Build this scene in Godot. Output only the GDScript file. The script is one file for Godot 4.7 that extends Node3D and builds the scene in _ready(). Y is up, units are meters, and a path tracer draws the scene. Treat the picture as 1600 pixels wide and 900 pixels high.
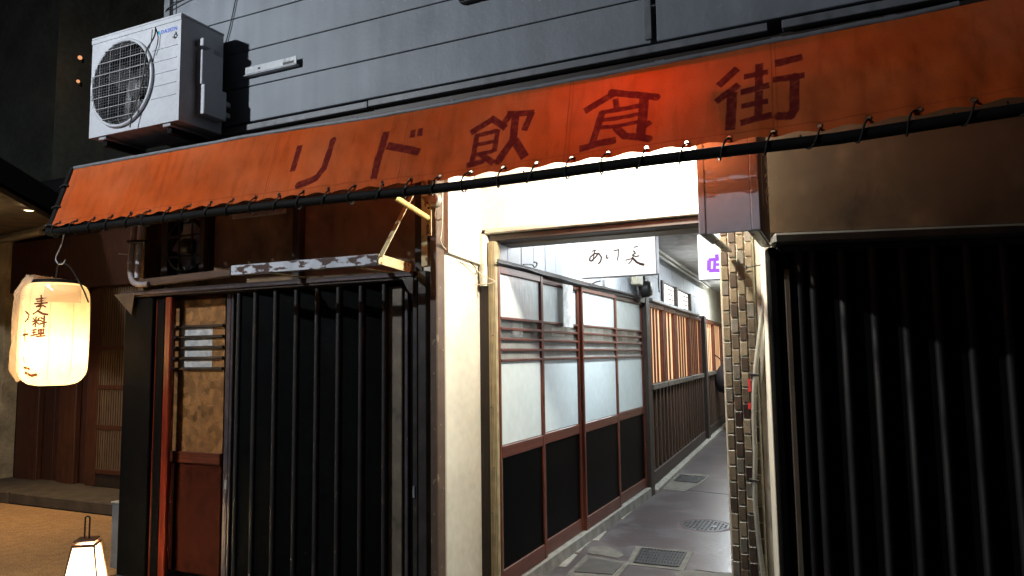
extends Node3D
# A narrow drinking alley at night: an orange cloth awning over a lit passage, shuttered shops on both sides.

const YAW := 24.895
const PITCH := 5.303
const ROLL := -0.775
const FOCAL := 1125.0
const EYE := Vector3(0.0, 1.5, 4.0)
const FRONT := 0.45      # z of the left shop front and of the upper storey; the passage portal stands at z = 0

var view_basis := Basis()
var frame := Transform3D()     # building frame for skewed parts of the alley
var rng := RandomNumberGenerator.new()
var M := {}
var T := {}
var wear: FastNoiseLite = null     # thins brushed paint where it has worn off
var mesh_cache := {}

# ---------------------------------------------------------------- pixels of the photograph to points on known planes
func ray(px: float, py: float) -> Vector3:
	return view_basis * Vector3(px - 800.0, 450.0 - py, -FOCAL)
func PP(px: float, py: float, o: Vector3, n: Vector3) -> Vector3:
	var d = ray(px, py)
	return EYE + d * ((o - EYE).dot(n) / d.dot(n))
func PZ(px: float, py: float, z: float) -> Vector3:
	return PP(px, py, Vector3(0, 0, z), Vector3(0, 0, 1))
func PX(px: float, py: float, x: float) -> Vector3:
	return PP(px, py, Vector3(x, 0, 0), Vector3(1, 0, 0))
func PY(px: float, py: float, y: float) -> Vector3:
	return PP(px, py, Vector3(0, y, 0), Vector3(0, 1, 0))

# ---------------------------------------------------------------- textures and materials
func s(c: Color) -> Color:
	return c.linear_to_srgb()
func lin(r: float, g: float, b: float) -> Color:
	return Color(r, g, b)
func noise(freq: float, seed_: int, oct := 4) -> FastNoiseLite:
	var n = FastNoiseLite.new()
	n.noise_type = FastNoiseLite.TYPE_SIMPLEX_SMOOTH
	n.seed = seed_; n.frequency = freq; n.fractal_octaves = oct
	return n
func grey_image(w: int, h: int, f: Callable) -> Image:
	var im = Image.create(w, h, false, Image.FORMAT_RGB8)
	for y in h:
		for x in w:
			var v: float = clampf(f.call(x, y), 0.0, 1.0)
			im.set_pixel(x, y, Color(v, v, v))
	return im
func ring(n: FastNoiseLite, x: float, y: float, w: float, h: float, kx := 1.0, ky := 1.0) -> float:
	# noise that wraps on both sides: blended at the edges
	var a = n.get_noise_2d(x * kx, y * ky); var b = n.get_noise_2d((x - w) * kx, y * ky)
	var c = n.get_noise_2d(x * kx, (y - h) * ky); var d = n.get_noise_2d((x - w) * kx, (y - h) * ky)
	var u = x / w; var v = y / h
	return lerpf(lerpf(a, b, u), lerpf(c, d, u), v)
func make_textures():
	var n1 = noise(0.012, 3, 5); var n2 = noise(0.11, 9, 3)
	T.mottle = ImageTexture.create_from_image(grey_image(256, 256, func(x, y): return 0.82 + 0.30 * ring(n1, x, y, 256, 256) + 0.12 * ring(n2, x, y, 256, 256)))
	T.streak = ImageTexture.create_from_image(grey_image(256, 256, func(x, y): return 0.90 + 0.09 * ring(n2, x, y, 256, 256, 0.55, 0.05) + 0.14 * ring(n1, x, y, 256, 256)))
	T.faint = ImageTexture.create_from_image(grey_image(256, 256, func(x, y): return 0.93 + 0.09 * ring(n1, x, y, 256, 256) + 0.05 * ring(n2, x, y, 256, 256)))
	var n3 = noise(0.05, 17, 4)
	T.stain = ImageTexture.create_from_image(grey_image(256, 256, func(x, y): return 0.78 + 0.55 * ring(n3, x, y, 256, 256, 0.5, 0.22) * absf(ring(n1, x, y, 256, 256)) * 2.2 + 0.20 * ring(n1, x, y, 256, 256)))
	var n4 = noise(0.06, 23, 4)
	var gv = grey_image(256, 256, func(x, y): return 0.76 + 0.42 * ring(n4, x, y, 256, 256, 1.6, 0.05) + 0.16 * ring(n1, x, y, 256, 256))
	T.grain_up = ImageTexture.create_from_image(gv)
	var gh = Image.create(256, 256, false, Image.FORMAT_RGB8)
	for y in 256:
		for x in 256: gh.set_pixel(x, y, gv.get_pixel(y, x))
	T.grain_along = ImageTexture.create_from_image(gh)
	var n5 = noise(0.33, 31, 2)
	T.grit = ImageTexture.create_from_image(grey_image(256, 256, func(x, y): return 0.72 + 0.45 * ring(n5, x, y, 256, 256) + 0.25 * ring(n1, x, y, 256, 256)))
	var bump = grey_image(256, 256, func(x, y): return 0.5 + 0.35 * ring(n2, x, y, 256, 256) + 0.25 * ring(n5, x, y, 256, 256))
	bump.bump_map_to_normal_map(3.0)
	T.bumps = ImageTexture.create_from_image(bump)
	var cell = FastNoiseLite.new()
	cell.noise_type = FastNoiseLite.TYPE_CELLULAR; cell.seed = 5; cell.frequency = 0.05; cell.fractal_type = FastNoiseLite.FRACTAL_NONE
	cell.cellular_return_type = FastNoiseLite.RETURN_CELL_VALUE
	var facet = grey_image(256, 256, func(x, y): return 0.5 + 0.3 * ring(cell, x, y, 256, 256) + 0.3 * sin(x * 0.05 + 3.0 * cell.get_noise_2d(x, y)))
	T.facet_look = ImageTexture.create_from_image(grey_image(256, 256, func(x, y): return 0.80 + 0.12 * cell.get_noise_2d(x, y) + 0.2 * n1.get_noise_2d(x * 1.5, y * 1.5)))
	facet.bump_map_to_normal_map(6.0)
	T.facets = ImageTexture.create_from_image(facet)
	var rip = grey_image(256, 256, func(x, y): return 0.5 + 0.5 * ring(noise_ripple, x, y, 256, 256, 1.0, 0.35))
	rip.bump_map_to_normal_map(6.0)
	T.ripple = ImageTexture.create_from_image(rip)
var noise_ripple := noise(0.045, 41, 2)

func mat(called: String, c: Color, rough := 0.8, tex := "mottle", scale := 0.6, metal := 0.0, relief := "", depth := 0.5) -> StandardMaterial3D:
	var m = StandardMaterial3D.new()
	m.resource_name = called
	m.albedo_color = s(c)
	m.roughness = rough; m.metallic = metal
	m.uv1_triplanar = true; m.uv1_world_triplanar = true
	m.uv1_scale = Vector3.ONE * scale
	if tex != "": m.albedo_texture = T[tex]
	if relief != "":
		m.normal_enabled = true; m.normal_texture = T[relief]; m.normal_scale = depth
	M[called] = m
	return m
func glow(called: String, c: Color, e: float) -> StandardMaterial3D:
	var m = StandardMaterial3D.new()
	m.resource_name = called
	m.albedo_color = s(Color(0.8, 0.8, 0.8)); m.emission_enabled = true; m.emission = s(c); m.emission_energy_multiplier = e
	M[called] = m
	return m
func blotched(called: String, base: Color, over: Color, cut: float, freq: float, rough: float, sx := 1.0, sy := 1.0, scale := 1.0):
	# paint with worn patches of another matter (rust, bare wood, bleach) of hard outline
	var n = noise(freq, called.hash() % 1000, 5); var n2 = noise(0.02, 77, 4)
	var im = Image.create(256, 256, false, Image.FORMAT_RGB8)
	for y in 256:
		for x in 256:
			var v = ring(n, x, y, 256, 256, sx, sy)
			var k = smoothstep(cut - 0.05, cut + 0.05, v)
			var c = base.lerp(over, k) * (0.9 + 0.25 * n2.get_noise_2d(x, y))
			im.set_pixel(x, y, s(Color(clampf(c.r, 0, 1), clampf(c.g, 0, 1), clampf(c.b, 0, 1))))
	var m = mat(called, Color(1, 1, 1), rough, "", scale)
	m.albedo_texture = ImageTexture.create_from_image(im)
	return m

# ---------------------------------------------------------------- meshes
func face(st: SurfaceTool, pts: Array, n: Vector3, uvs := []):
	var idx = range(pts.size())
	if (pts[1] - pts[0]).cross(pts[2] - pts[0]).dot(n) > 0.0: idx.reverse()
	for k in range(1, pts.size() - 1):
		for j in [idx[0], idx[k], idx[k + 1]]:
			st.set_normal(n)
			if uvs.size(): st.set_uv(uvs[j])
			st.add_vertex(pts[j])
func block_mesh(size: Vector3, b: float) -> ArrayMesh:
	var key = "b%.4f_%.4f_%.4f_%.4f" % [size.x, size.y, size.z, b]
	if mesh_cache.has(key): return mesh_cache[key]
	var h = size * 0.5
	b = minf(b, minf(h.x, minf(h.y, h.z)) * 0.45)
	var st = SurfaceTool.new(); st.begin(Mesh.PRIMITIVE_TRIANGLES)
	var P = func(sx, sy, sz, ax):
		var v = Vector3(sx * (h.x - b), sy * (h.y - b), sz * (h.z - b))
		if ax == 0: v.x = sx * h.x
		elif ax == 1: v.y = sy * h.y
		else: v.z = sz * h.z
		return v
	for d in [-1, 1]:
		face(st, [P.call(d, -1, -1, 0), P.call(d, 1, -1, 0), P.call(d, 1, 1, 0), P.call(d, -1, 1, 0)], Vector3(d, 0, 0))
		face(st, [P.call(-1, d, -1, 1), P.call(1, d, -1, 1), P.call(1, d, 1, 1), P.call(-1, d, 1, 1)], Vector3(0, d, 0))
		face(st, [P.call(-1, -1, d, 2), P.call(1, -1, d, 2), P.call(1, 1, d, 2), P.call(-1, 1, d, 2)], Vector3(0, 0, d))
	if b > 0.0002:
		for i in [-1, 1]:
			for j in [-1, 1]:
				face(st, [P.call(i, j, -1, 0), P.call(i, j, 1, 0), P.call(i, j, 1, 1), P.call(i, j, -1, 1)], Vector3(i, j, 0).normalized())
				face(st, [P.call(i, -1, j, 0), P.call(i, 1, j, 0), P.call(i, 1, j, 2), P.call(i, -1, j, 2)], Vector3(i, 0, j).normalized())
				face(st, [P.call(-1, i, j, 1), P.call(1, i, j, 1), P.call(1, i, j, 2), P.call(-1, i, j, 2)], Vector3(0, i, j).normalized())
				for k in [-1, 1]:
					face(st, [P.call(i, j, k, 0), P.call(i, j, k, 1), P.call(i, j, k, 2)], Vector3(i, j, k).normalized())
	var m = st.commit()
	mesh_cache[key] = m
	return m
func tube_mesh(path: Array, r: float, sides := 10, closed := false, caps := true, groove := 0.0) -> ArrayMesh:
	var st = SurfaceTool.new(); st.begin(Mesh.PRIMITIVE_TRIANGLES)
	var n = path.size()
	var rings = []
	var up = Vector3(0, 1, 0)
	for i in n:
		var t: Vector3
		if closed: t = path[(i + 1) % n] - path[(i - 1 + n) % n]
		elif i == 0: t = path[1] - path[0]
		elif i == n - 1: t = path[n - 1] - path[n - 2]
		else: t = (path[i + 1] - path[i]).normalized() + (path[i] - path[i - 1]).normalized()
		t = t.normalized()
		if absf(t.dot(up)) > 0.95: up = Vector3(1, 0, 0) if absf(t.x) < 0.9 else Vector3(0, 0, 1)
		var a = t.cross(up).normalized(); var b = a.cross(t).normalized()
		up = b
		var rr = []
		for k in sides:
			var w = TAU * k / sides
			rr.append([path[i] + (a * cos(w) + b * sin(w)) * (r - (groove if i % 2 == 1 else 0.0)), a * cos(w) + b * sin(w)])
		rings.append(rr)
	for i in (n if closed else n - 1):
		var A: Array = rings[i]; var Bq: Array = rings[(i + 1) % n]
		for k in sides:
			var k2 = (k + 1) % sides
			var q = [A[k], Bq[k], Bq[k2], A[k], Bq[k2], A[k2]]
			if (q[1][0] - q[0][0]).cross(q[2][0] - q[0][0]).dot(q[0][1]) > 0.0: q = [A[k], Bq[k2], Bq[k], A[k], A[k2], Bq[k2]]
			for v in q:
				st.set_normal(v[1]); st.add_vertex(v[0])
	if caps and not closed:
		for e in [0, n - 1]:
			var pts = []
			for v in rings[e]: pts.append(v[0])
			var dir: Vector3 = (path[0] - path[1]) if e == 0 else (path[n - 1] - path[n - 2])
			face(st, pts, dir.normalized())
	return st.commit()
func lathe_mesh(profile: Array, seg := 32, with_uv := false) -> ArrayMesh:
	var st = SurfaceTool.new(); st.begin(Mesh.PRIMITIVE_TRIANGLES)
	st.set_smooth_group(0)
	var h0: float = profile[0].y; var h1: float = profile[-1].y
	for i in profile.size() - 1:
		for k in seg:
			var q = []
			for e in [[i, k], [i + 1, k], [i + 1, k + 1], [i, k + 1]]:
				var p: Vector2 = profile[e[0]]; var w = TAU * e[1] / seg
				var a: Vector2 = profile[maxi(e[0] - 1, 0)]; var b: Vector2 = profile[mini(e[0] + 1, profile.size() - 1)]
				var tg = (b - a).normalized()
				var nr = Vector2(tg.y, -tg.x)
				if h1 < h0: nr = -nr
				q.append([Vector3(cos(w) * p.x, p.y, sin(w) * p.x), Vector3(cos(w) * nr.x, nr.y, sin(w) * nr.x).normalized(), Vector2(float(e[1]) / seg, (h1 - p.y) / (h1 - h0))])
			var o = [0, 1, 2, 0, 2, 3]
			var nn: Vector3 = q[0][1] + q[2][1]
			if (q[1][0] - q[0][0]).cross(q[2][0] - q[0][0]).dot(nn) > 0.0: o = [0, 2, 1, 0, 3, 2]
			for j in o:
				st.set_normal(q[j][1])
				if with_uv: st.set_uv(q[j][2])
				st.add_vertex(q[j][0])
	return st.commit()

# ---------------------------------------------------------------- things and parts
var taken := {}
func numbered(called: String) -> String:
	taken[called] = int(taken.get(called, -1)) + 1
	return called if taken[called] == 0 else "%s_%03d" % [called, taken[called]]
func tag(o: Node, label := "", category := "", group := "", kind := "") -> Node:
	if label: o.set_meta("label", label)
	if category: o.set_meta("category", category)
	if group: o.set_meta("group", group)
	if kind: o.set_meta("kind", kind)
	return o
func thing(called: String, label: String, category: String, at := Vector3.ZERO, group := "") -> Node3D:
	var o = Node3D.new(); o.name = numbered(called); add_child(o)
	o.position = at
	tag(o, label, category, group)
	return o
func put(parent: Node, called: String, mesh: Mesh, m: Material, xf := Transform3D()) -> MeshInstance3D:
	var o = MeshInstance3D.new()
	o.mesh = mesh; o.material_override = m
	o.name = numbered(called) if parent == self else called
	parent.add_child(o, true)
	o.global_transform = frame * xf
	return o
func B(parent: Node, called: String, x0: float, x1: float, y0: float, y1: float, z0: float, z1: float, m: Material, bev := 0.003) -> MeshInstance3D:
	var sz = Vector3(absf(x1 - x0), absf(y1 - y0), absf(z1 - z0))
	return put(parent, called, block_mesh(sz, bev), m, Transform3D(Basis(), Vector3(x0 + x1, y0 + y1, z0 + z1) * 0.5))
# a bar of rectangular section between two points; wide is measured across the bar in the direction side
func bar(parent: Node, called: String, a: Vector3, b: Vector3, wide: float, thick: float, m: Material, side := Vector3(0, 1, 0), bev := 0.002) -> MeshInstance3D:
	var d = (b - a); var z = d.normalized()
	var x = (side - z * side.dot(z)).normalized()
	var y = z.cross(x)
	return put(parent, called, block_mesh(Vector3(wide, thick, d.length()), bev), m, Transform3D(Basis(x, y, z), (a + b) * 0.5))
func pipe(parent: Node, called: String, path: Array, r: float, m: Material, sides := 10) -> MeshInstance3D:
	var c: Vector3 = path[0]
	var loc = []
	for p in path: loc.append(p - c)
	return put(parent, called, tube_mesh(loc, r, sides), m, Transform3D(Basis(), c))
func smooth_path(pts: Array, steps := 6) -> Array:
	var out = []
	for i in pts.size() - 1:
		var p0: Vector3 = pts[maxi(i - 1, 0)]; var p1: Vector3 = pts[i]; var p2: Vector3 = pts[i + 1]; var p3: Vector3 = pts[mini(i + 2, pts.size() - 1)]
		for k in steps:
			out.append(p1.cubic_interpolate(p2, p0, p3, float(k) / steps))
	out.append(pts[-1])
	return out
func sheet(parent: Node, called: String, pts: Array, thick: float, m: Material) -> MeshInstance3D:
	# a flat slab lying on the ground: polygon of points, extruded upwards
	var st = SurfaceTool.new(); st.begin(Mesh.PRIMITIVE_TRIANGLES)
	var c: Vector3 = pts[0]
	var top = []; var low = []
	for p in pts:
		top.append(p - c + Vector3(0, thick, 0)); low.append(p - c)
	face(st, top, Vector3.UP)
	for i in pts.size():
		var j = (i + 1) % pts.size()
		var nn: Vector3 = (low[j] - low[i]).cross(Vector3.UP).normalized()
		var mid = Vector3.ZERO
		for p in low: mid += p / pts.size()
		if nn.dot(low[i] - mid) < 0: nn = -nn
		face(st, [low[i], low[j], top[j], top[i]], nn)
	return put(parent, called, st.commit(), m, Transform3D(Basis(), c))
func bulb(parent: Node, at: Vector3, r: float, c: Color, energy: float, size: float, shown: float, called := "bulb") -> OmniLight3D:
	var ms = SphereMesh.new(); ms.radius = r; ms.height = r * 2.0; ms.radial_segments = 16; ms.rings = 8
	put(parent, called, ms, glow("glow_" + str(parent.name) + called, c, shown), Transform3D(Basis(), at))
	var l = OmniLight3D.new(); l.name = "light"
	parent.add_child(l, true); l.global_position = at
	l.light_color = s(c); l.light_energy = energy; l.light_size = size; l.omni_range = 25.0; l.omni_attenuation = 2.0; l.shadow_enabled = true
	return l

# ---------------------------------------------------------------- printing on textures
func stroke(im: Image, a: Vector2, b: Vector2, w: float, c: Color, round_ends := false, soft := 0.6):
	var d = b - a; var len_ = maxf(d.length(), 0.001); var u = d / len_
	var r = w * 0.5 + 1.5
	for y in range(maxi(0, int(minf(a.y, b.y) - r)), mini(im.get_height() - 1, int(maxf(a.y, b.y) + r)) + 1):
		for x in range(maxi(0, int(minf(a.x, b.x) - r)), mini(im.get_width() - 1, int(maxf(a.x, b.x) + r)) + 1):
			var p = Vector2(x + 0.5, y + 0.5) - a
			var t = p.dot(u); var q = absf(p.dot(Vector2(-u.y, u.x)))
			var k = 0.0
			if round_ends:
				var e = p - u * clampf(t, 0, len_)
				k = clampf((w * 0.5 - e.length()) / soft + 0.5, 0, 1)
			else:
				k = minf(clampf((w * 0.5 - q) / soft + 0.5, 0, 1), clampf((len_ * 0.5 - absf(t - len_ * 0.5)) / soft + 0.5, 0, 1))
			if k > 0.0 and wear: k *= clampf(0.92 + 0.40 * wear.get_noise_2d(x, y), 0.25, 1.0)
			if k > 0.0:
				var o = im.get_pixel(x, y)
				im.set_pixel(x, y, Color(lerpf(o.r, c.r, k), lerpf(o.g, c.g, k), lerpf(o.b, c.b, k), o.a))
# strokes: arrays [width, x, y, x, y, ...] in pixels of the photograph, to_tex turns them into texture pixels
func write(im: Image, strokes: Array, to_tex: Callable, scale: float, c: Color, round_ends := false):
	for q in strokes:
		for i in range(1, q.size() - 3, 2):
			var a: Vector2 = to_tex.call(q[i], q[i + 1]); var b: Vector2 = to_tex.call(q[i + 2], q[i + 3])
			stroke(im, a, b, q[0] * scale, c, round_ends or (q.size() > 5))

# ================================================================ the scene
func _ready():
	rng.seed = 12
	view_basis = Basis.from_euler(Vector3(deg_to_rad(PITCH), deg_to_rad(YAW), deg_to_rad(ROLL)))
	var cam = Camera3D.new(); cam.name = "camera"
	cam.fov = 2.0 * rad_to_deg(atan(450.0 / FOCAL)); cam.near = 0.05; cam.far = 200.0
	cam.transform = Transform3D(view_basis, EYE)
	add_child(cam); cam.current = true
	var env = Environment.new()
	env.background_mode = Environment.BG_SKY
	var sky = Sky.new(); var sm = ProceduralSkyMaterial.new()
	sm.sky_top_color = s(lin(0.006, 0.007, 0.010)); sm.sky_horizon_color = s(lin(0.016, 0.014, 0.014))
	sm.ground_horizon_color = s(lin(0.016, 0.014, 0.014)); sm.ground_bottom_color = s(lin(0.006, 0.006, 0.006))
	sky.sky_material = sm; env.sky = sky
	env.background_energy_multiplier = 1.0
	env.tonemap_mode = Environment.TONE_MAPPER_LINEAR
	env.tonemap_exposure = 1.0
	env.sdfgi_enabled = true; env.ssao_enabled = true; env.ssil_enabled = true
	var we = WorldEnvironment.new(); we.name = "world"; we.environment = env; add_child(we)
	make_textures()
	make_materials()
	grounds()
	street_lamp()
	arcade_building()
	left_shop()
	awning()
	portal_lamp()
	passage()
	tiled_pillar()
	right_shop()
	neighbour()
	air_conditioner()
	wall_bits()
	box_sign()
	passage_signs()
	rusty_frame()
	exhaust_fan()
	pipes()
	lantern()
	floor_lamp()
	floor_covers()

func make_materials():
	mat("siding", lin(0.265, 0.292, 0.328), 0.62, "streak", 0.45, 0.0, "bumps", 0.12)
	mat("trim_grey", lin(0.27, 0.285, 0.31), 0.55, "stain", 1.2)
	mat("black_pipe", lin(0.009, 0.0085, 0.008), 0.75, "mottle", 3.0, 0.0, "bumps", 0.4)
	M.black_pipe.metallic_specular = 0.25
	mat("rope", lin(0.012, 0.011, 0.010), 0.9, "grit", 6.0)
	mat("eyelet", lin(0.16, 0.08, 0.045), 0.5, "mottle", 5.0, 0.5)
	mat("cream_wall", lin(0.80, 0.765, 0.64), 0.75, "faint", 0.5, 0.0, "bumps", 0.05)
	mat("stained_strip", lin(0.52, 0.49, 0.41), 0.75, "stain", 1.2, 0.0, "bumps", 0.2)
	mat("white_moulding", lin(0.70, 0.66, 0.54), 0.6, "stain", 1.5)
	mat("dark_wood", lin(0.045, 0.026, 0.018), 0.55, "grain_up", 2.2, 0.0, "bumps", 0.12)
	mat("dark_wood_along", lin(0.045, 0.026, 0.018), 0.55, "grain_along", 2.2, 0.0, "bumps", 0.12)
	mat("plank_brown", lin(0.095, 0.050, 0.030), 0.5, "grain_up", 1.8, 0.0, "bumps", 0.1)
	mat("red_wood", lin(0.165, 0.043, 0.022), 0.35, "grain_up", 2.4)
	mat("red_wood_along", lin(0.165, 0.043, 0.022), 0.35, "grain_along", 2.4)
	mat("brown_paint", lin(0.105, 0.072, 0.052), 0.5, "stain", 1.1, 0.0, "bumps", 0.1)
	blotched("brown_worn", lin(0.105, 0.070, 0.050), lin(0.26, 0.20, 0.13), 0.33, 0.05, 0.6, 1.0, 0.8, 1.3)
	mat("raw_wood", lin(0.52, 0.43, 0.24), 0.6, "grain_up", 2.6)
	mat("plywood", lin(0.36, 0.235, 0.13), 0.85, "stain", 0.9, 0.0, "bumps", 0.12)
	mat("plywood_grey", lin(0.12, 0.10, 0.075), 0.75, "stain", 1.0)
	mat("shutter_black", lin(0.0065, 0.0065, 0.0067), 0.6, "mottle", 1.5, 0.0, "bumps", 0.1)
	mat("jamb_black", lin(0.0045, 0.0042, 0.0042), 0.8, "mottle", 1.5).metallic_specular = 0.2
	mat("shutter_rib", lin(0.027, 0.027, 0.028), 0.62, "stain", 2.0, 0.0)
	mat("shutter_slate", lin(0.0080, 0.0088, 0.0086), 0.55, "stain", 1.3, 0.0, "bumps", 0.1)
	M.shutter_slate.metallic_specular = 0.12; M.shutter_black.metallic_specular = 0.12
	mat("aluminium_brown", lin(0.10, 0.088, 0.082), 0.4, "mottle", 2.0, 0.5)
	mat("aluminium_mauve", lin(0.16, 0.13, 0.145), 0.38, "mottle", 2.0, 0.4)
	mat("beige_strip", lin(0.26, 0.21, 0.145), 0.6, "stain", 1.6)
	mat("white_panel", lin(0.70, 0.80, 0.82), 0.32, "faint", 0.4)
	mat("black_panel", lin(0.0035, 0.0033, 0.0034), 0.3, "mottle", 1.0).metallic_specular = 0.1
	var g = mat("ripple_glass", lin(0.66, 0.73, 0.73), 0.28, "faint", 1.0, 0.0, "ripple", 0.22)
	g.transparency = BaseMaterial3D.TRANSPARENCY_ALPHA; g.albedo_color.a = 0.86; g.uv1_scale = Vector3(2, 2, 2)
	g = mat("clear_glass", lin(0.35, 0.38, 0.38), 0.05, "")
	g.transparency = BaseMaterial3D.TRANSPARENCY_ALPHA; g.albedo_color.a = 0.18
	g = mat("frosted_glass", lin(0.50, 0.52, 0.50), 0.35, "mottle", 1.0)
	g.transparency = BaseMaterial3D.TRANSPARENCY_ALPHA; g.albedo_color.a = 0.8
	g = mat("star_glass", lin(0.42, 0.20, 0.072), 0.35, "facet_look", 1.7, 0.0, "facets", 0.35)
	mat("passage_board", lin(0.50, 0.53, 0.58), 0.42, "faint", 0.8)
	mat("ceiling_panel", lin(0.84, 0.85, 0.87), 0.6, "stain", 0.7)
	mat("concrete_light", lin(0.42, 0.40, 0.35), 0.8, "grit", 2.0, 0.0, "bumps", 0.4)
	mat("mortar", lin(0.74, 0.69, 0.54), 0.9, "grit", 4.0, 0.0, "bumps", 0.4)
	mat("conduit_white", lin(0.52, 0.50, 0.43), 0.5, "stain", 3.0)
	mat("conduit_black", lin(0.015, 0.014, 0.013), 0.5, "")
	mat("cable_cream", lin(0.50, 0.46, 0.34), 0.5, "")
	mat("cable_black", lin(0.012, 0.012, 0.012), 0.5, "")
	mat("casing_white", lin(0.53, 0.55, 0.59), 0.42, "faint", 0.8)
	mat("grille_dark", lin(0.10, 0.10, 0.105), 0.5, "")
	mat("grille_bar", lin(0.36, 0.36, 0.37), 0.45, "")
	mat("fan_black", lin(0.012, 0.012, 0.013), 0.5, "")
	mat("blue_print", lin(0.02, 0.10, 0.52), 0.5, "")
	mat("cyan_print", lin(0.02, 0.38, 0.55), 0.5, "")
	mat("black_print", lin(0.01, 0.01, 0.01), 0.5, "")
	mat("grey_print", lin(0.30, 0.31, 0.32), 0.5, "")
	mat("galvanised", lin(0.55, 0.57, 0.60), 0.45, "stain", 2.5, 0.3)
	blotched("rusty_white", lin(0.62, 0.64, 0.70), lin(0.07, 0.030, 0.018), 0.07, 0.034, 0.65, 0.6, 1.6, 1.2)
	blotched("rusty_cream", lin(0.60, 0.50, 0.27), lin(0.20, 0.10, 0.03), 0.22, 0.035, 0.65, 1.0, 0.7, 1.4)
	blotched("rusty_yellow", lin(0.62, 0.42, 0.14), lin(0.22, 0.10, 0.03), 0.26, 0.04, 0.6, 1.0, 1.0, 2.0)
	blotched("passage_concrete", lin(0.074, 0.061, 0.064), lin(0.100, 0.090, 0.094), 0.08, 0.012, 0.30, 1.0, 1.0, 0.55)
	M.passage_concrete.normal_enabled = true; M.passage_concrete.normal_texture = T.bumps; M.passage_concrete.normal_scale = 0.10
	blotched("street_asphalt", lin(0.045, 0.043, 0.042), lin(0.06, 0.058, 0.055), 0.1, 0.08, 0.9, 1.0, 1.0, 0.8)
	blotched("tan_gravel", lin(0.48, 0.265, 0.105), lin(0.23, 0.12, 0.045), 0.12, 0.16, 0.9, 1.0, 1.0, 1.6)
	M.tan_gravel.normal_enabled = true; M.tan_gravel.normal_texture = T.bumps; M.tan_gravel.normal_scale = 1.0
	mat("step_stone", lin(0.13, 0.095, 0.06), 0.85, "grit", 1.2, 0.0, "bumps", 0.6)
	mat("house_wood", lin(0.085, 0.022, 0.008), 0.6, "grain_up", 1.6, 0.0, "bumps", 0.15)
	mat("house_post", lin(0.115, 0.034, 0.012), 0.55, "grain_up", 1.6)
	mat("lattice_wood", lin(0.24, 0.13, 0.055), 0.6, "grain_up", 2.0)
	mat("soffit_plaster", lin(0.36, 0.29, 0.19), 0.8, "mottle", 1.0)
	mat("beam_cream", lin(0.70, 0.58, 0.38), 0.6, "grain_along", 1.5)
	mat("cream_plaster", lin(0.66, 0.50, 0.28), 0.8, "mottle", 0.8)
	mat("roof_tile", lin(0.018, 0.018, 0.020), 0.6, "mottle", 2.0)
	mat("far_wall", lin(0.30, 0.33, 0.27), 0.9, "mottle", 0.2)
	mat("red_post", lin(0.33, 0.036, 0.011), 0.4, "grain_up", 2.2)
	mat("door_panel_red", lin(0.062, 0.014, 0.008), 0.7, "stain", 1.6).metallic_specular = 0.15
	mat("paper_white", lin(0.78, 0.78, 0.76), 0.8, "mottle", 3.0)
	mat("wall_beige", lin(0.27, 0.185, 0.11), 0.92, "stain", 0.55, 0.0, "bumps", 0.02)
	mat("header_grey", lin(0.06, 0.056, 0.05), 0.6, "mottle", 1.5)
	mat("sign_grey", lin(0.52, 0.585, 0.66), 0.8, "faint", 0.7)
	mat("sign_frame", lin(0.30, 0.27, 0.25), 0.5, "stain", 2.0)
	mat("iron_cover", lin(0.085, 0.085, 0.09), 0.42, "grit", 3.0, 0.5)
	mat("iron_black", lin(0.03, 0.028, 0.026), 0.5, "grit", 3.0, 0.3)
	mat("flat_plate", lin(0.12, 0.105, 0.09), 0.6, "grit", 2.0, 0.3)
	mat("patch_cement", lin(0.21, 0.195, 0.165), 0.85, "grit", 2.2, 0.0, "bumps", 0.4)
	mat("collar_pink", lin(0.20, 0.125, 0.13), 0.8, "grit", 2.2)
	mat("pipe_wrap", lin(0.50, 0.42, 0.40), 0.55, "stain", 2.0)
	mat("shelf_wood", lin(0.16, 0.085, 0.05), 0.6, "grain_along", 1.6)
	mat("red_cord", lin(0.5, 0.02, 0.02), 0.6, "")
	mat("dark_cloth", lin(0.018, 0.010, 0.014), 0.95, "mottle", 3.0)
	mat("board_grey", lin(0.34, 0.36, 0.40), 0.6, "stain", 1.0)
	glow("amber_paper", lin(1.0, 0.55, 0.26), 1.05).albedo_color = s(lin(0.30, 0.20, 0.12))
	glow("window_white", lin(1.0, 0.93, 0.86), 1.6)

# ---------------------------------------------------------------- ground
func grounds():
	var pm = PlaneMesh.new(); pm.size = Vector2(120, 120)
	tag(put(self, "street_ground", pm, M.street_asphalt), "dark asphalt ground of the street before the shops", "ground", "", "structure")
	var f = sheet(self, "passage_floor", [Vector3(-2.12, 0.0, 1.0), Vector3(-0.30, 0.0, 1.0), Vector3(-0.30, 0.0, -3.7), Vector3(-1.05, 0.0, -16.0), Vector3(-2.75, 0.0, -16.0), Vector3(-2.12, 0.0, -3.7)], 0.006, M.passage_concrete)
	tag(f, "smooth purplish brown concrete floor of the lit passage", "floor", "", "structure")
	for q in [[[1040, 889], [1062, 892], [1090, 891], [1120, 895], [1150, 896]], [[1012, 757], [1040, 762], [1075, 766], [1110, 770], [1140, 773]]]:
		var pts = []
		for p in q: pts.append(PY(p[0], p[1], 0.0055))
		pipe(f, "joint", pts, 0.0045, M.iron_black, 6)
	f = sheet(self, "forecourt", [Vector3(-12, 0.0, 1.2), Vector3(-4.75, 0.0, 1.2), Vector3(-4.75, 0.0, -0.8), Vector3(-12, 0.0, -0.8)], 0.006, M.tan_gravel)
	tag(f, "tan washed gravel ground before the wooden house", "ground", "", "structure")

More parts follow.
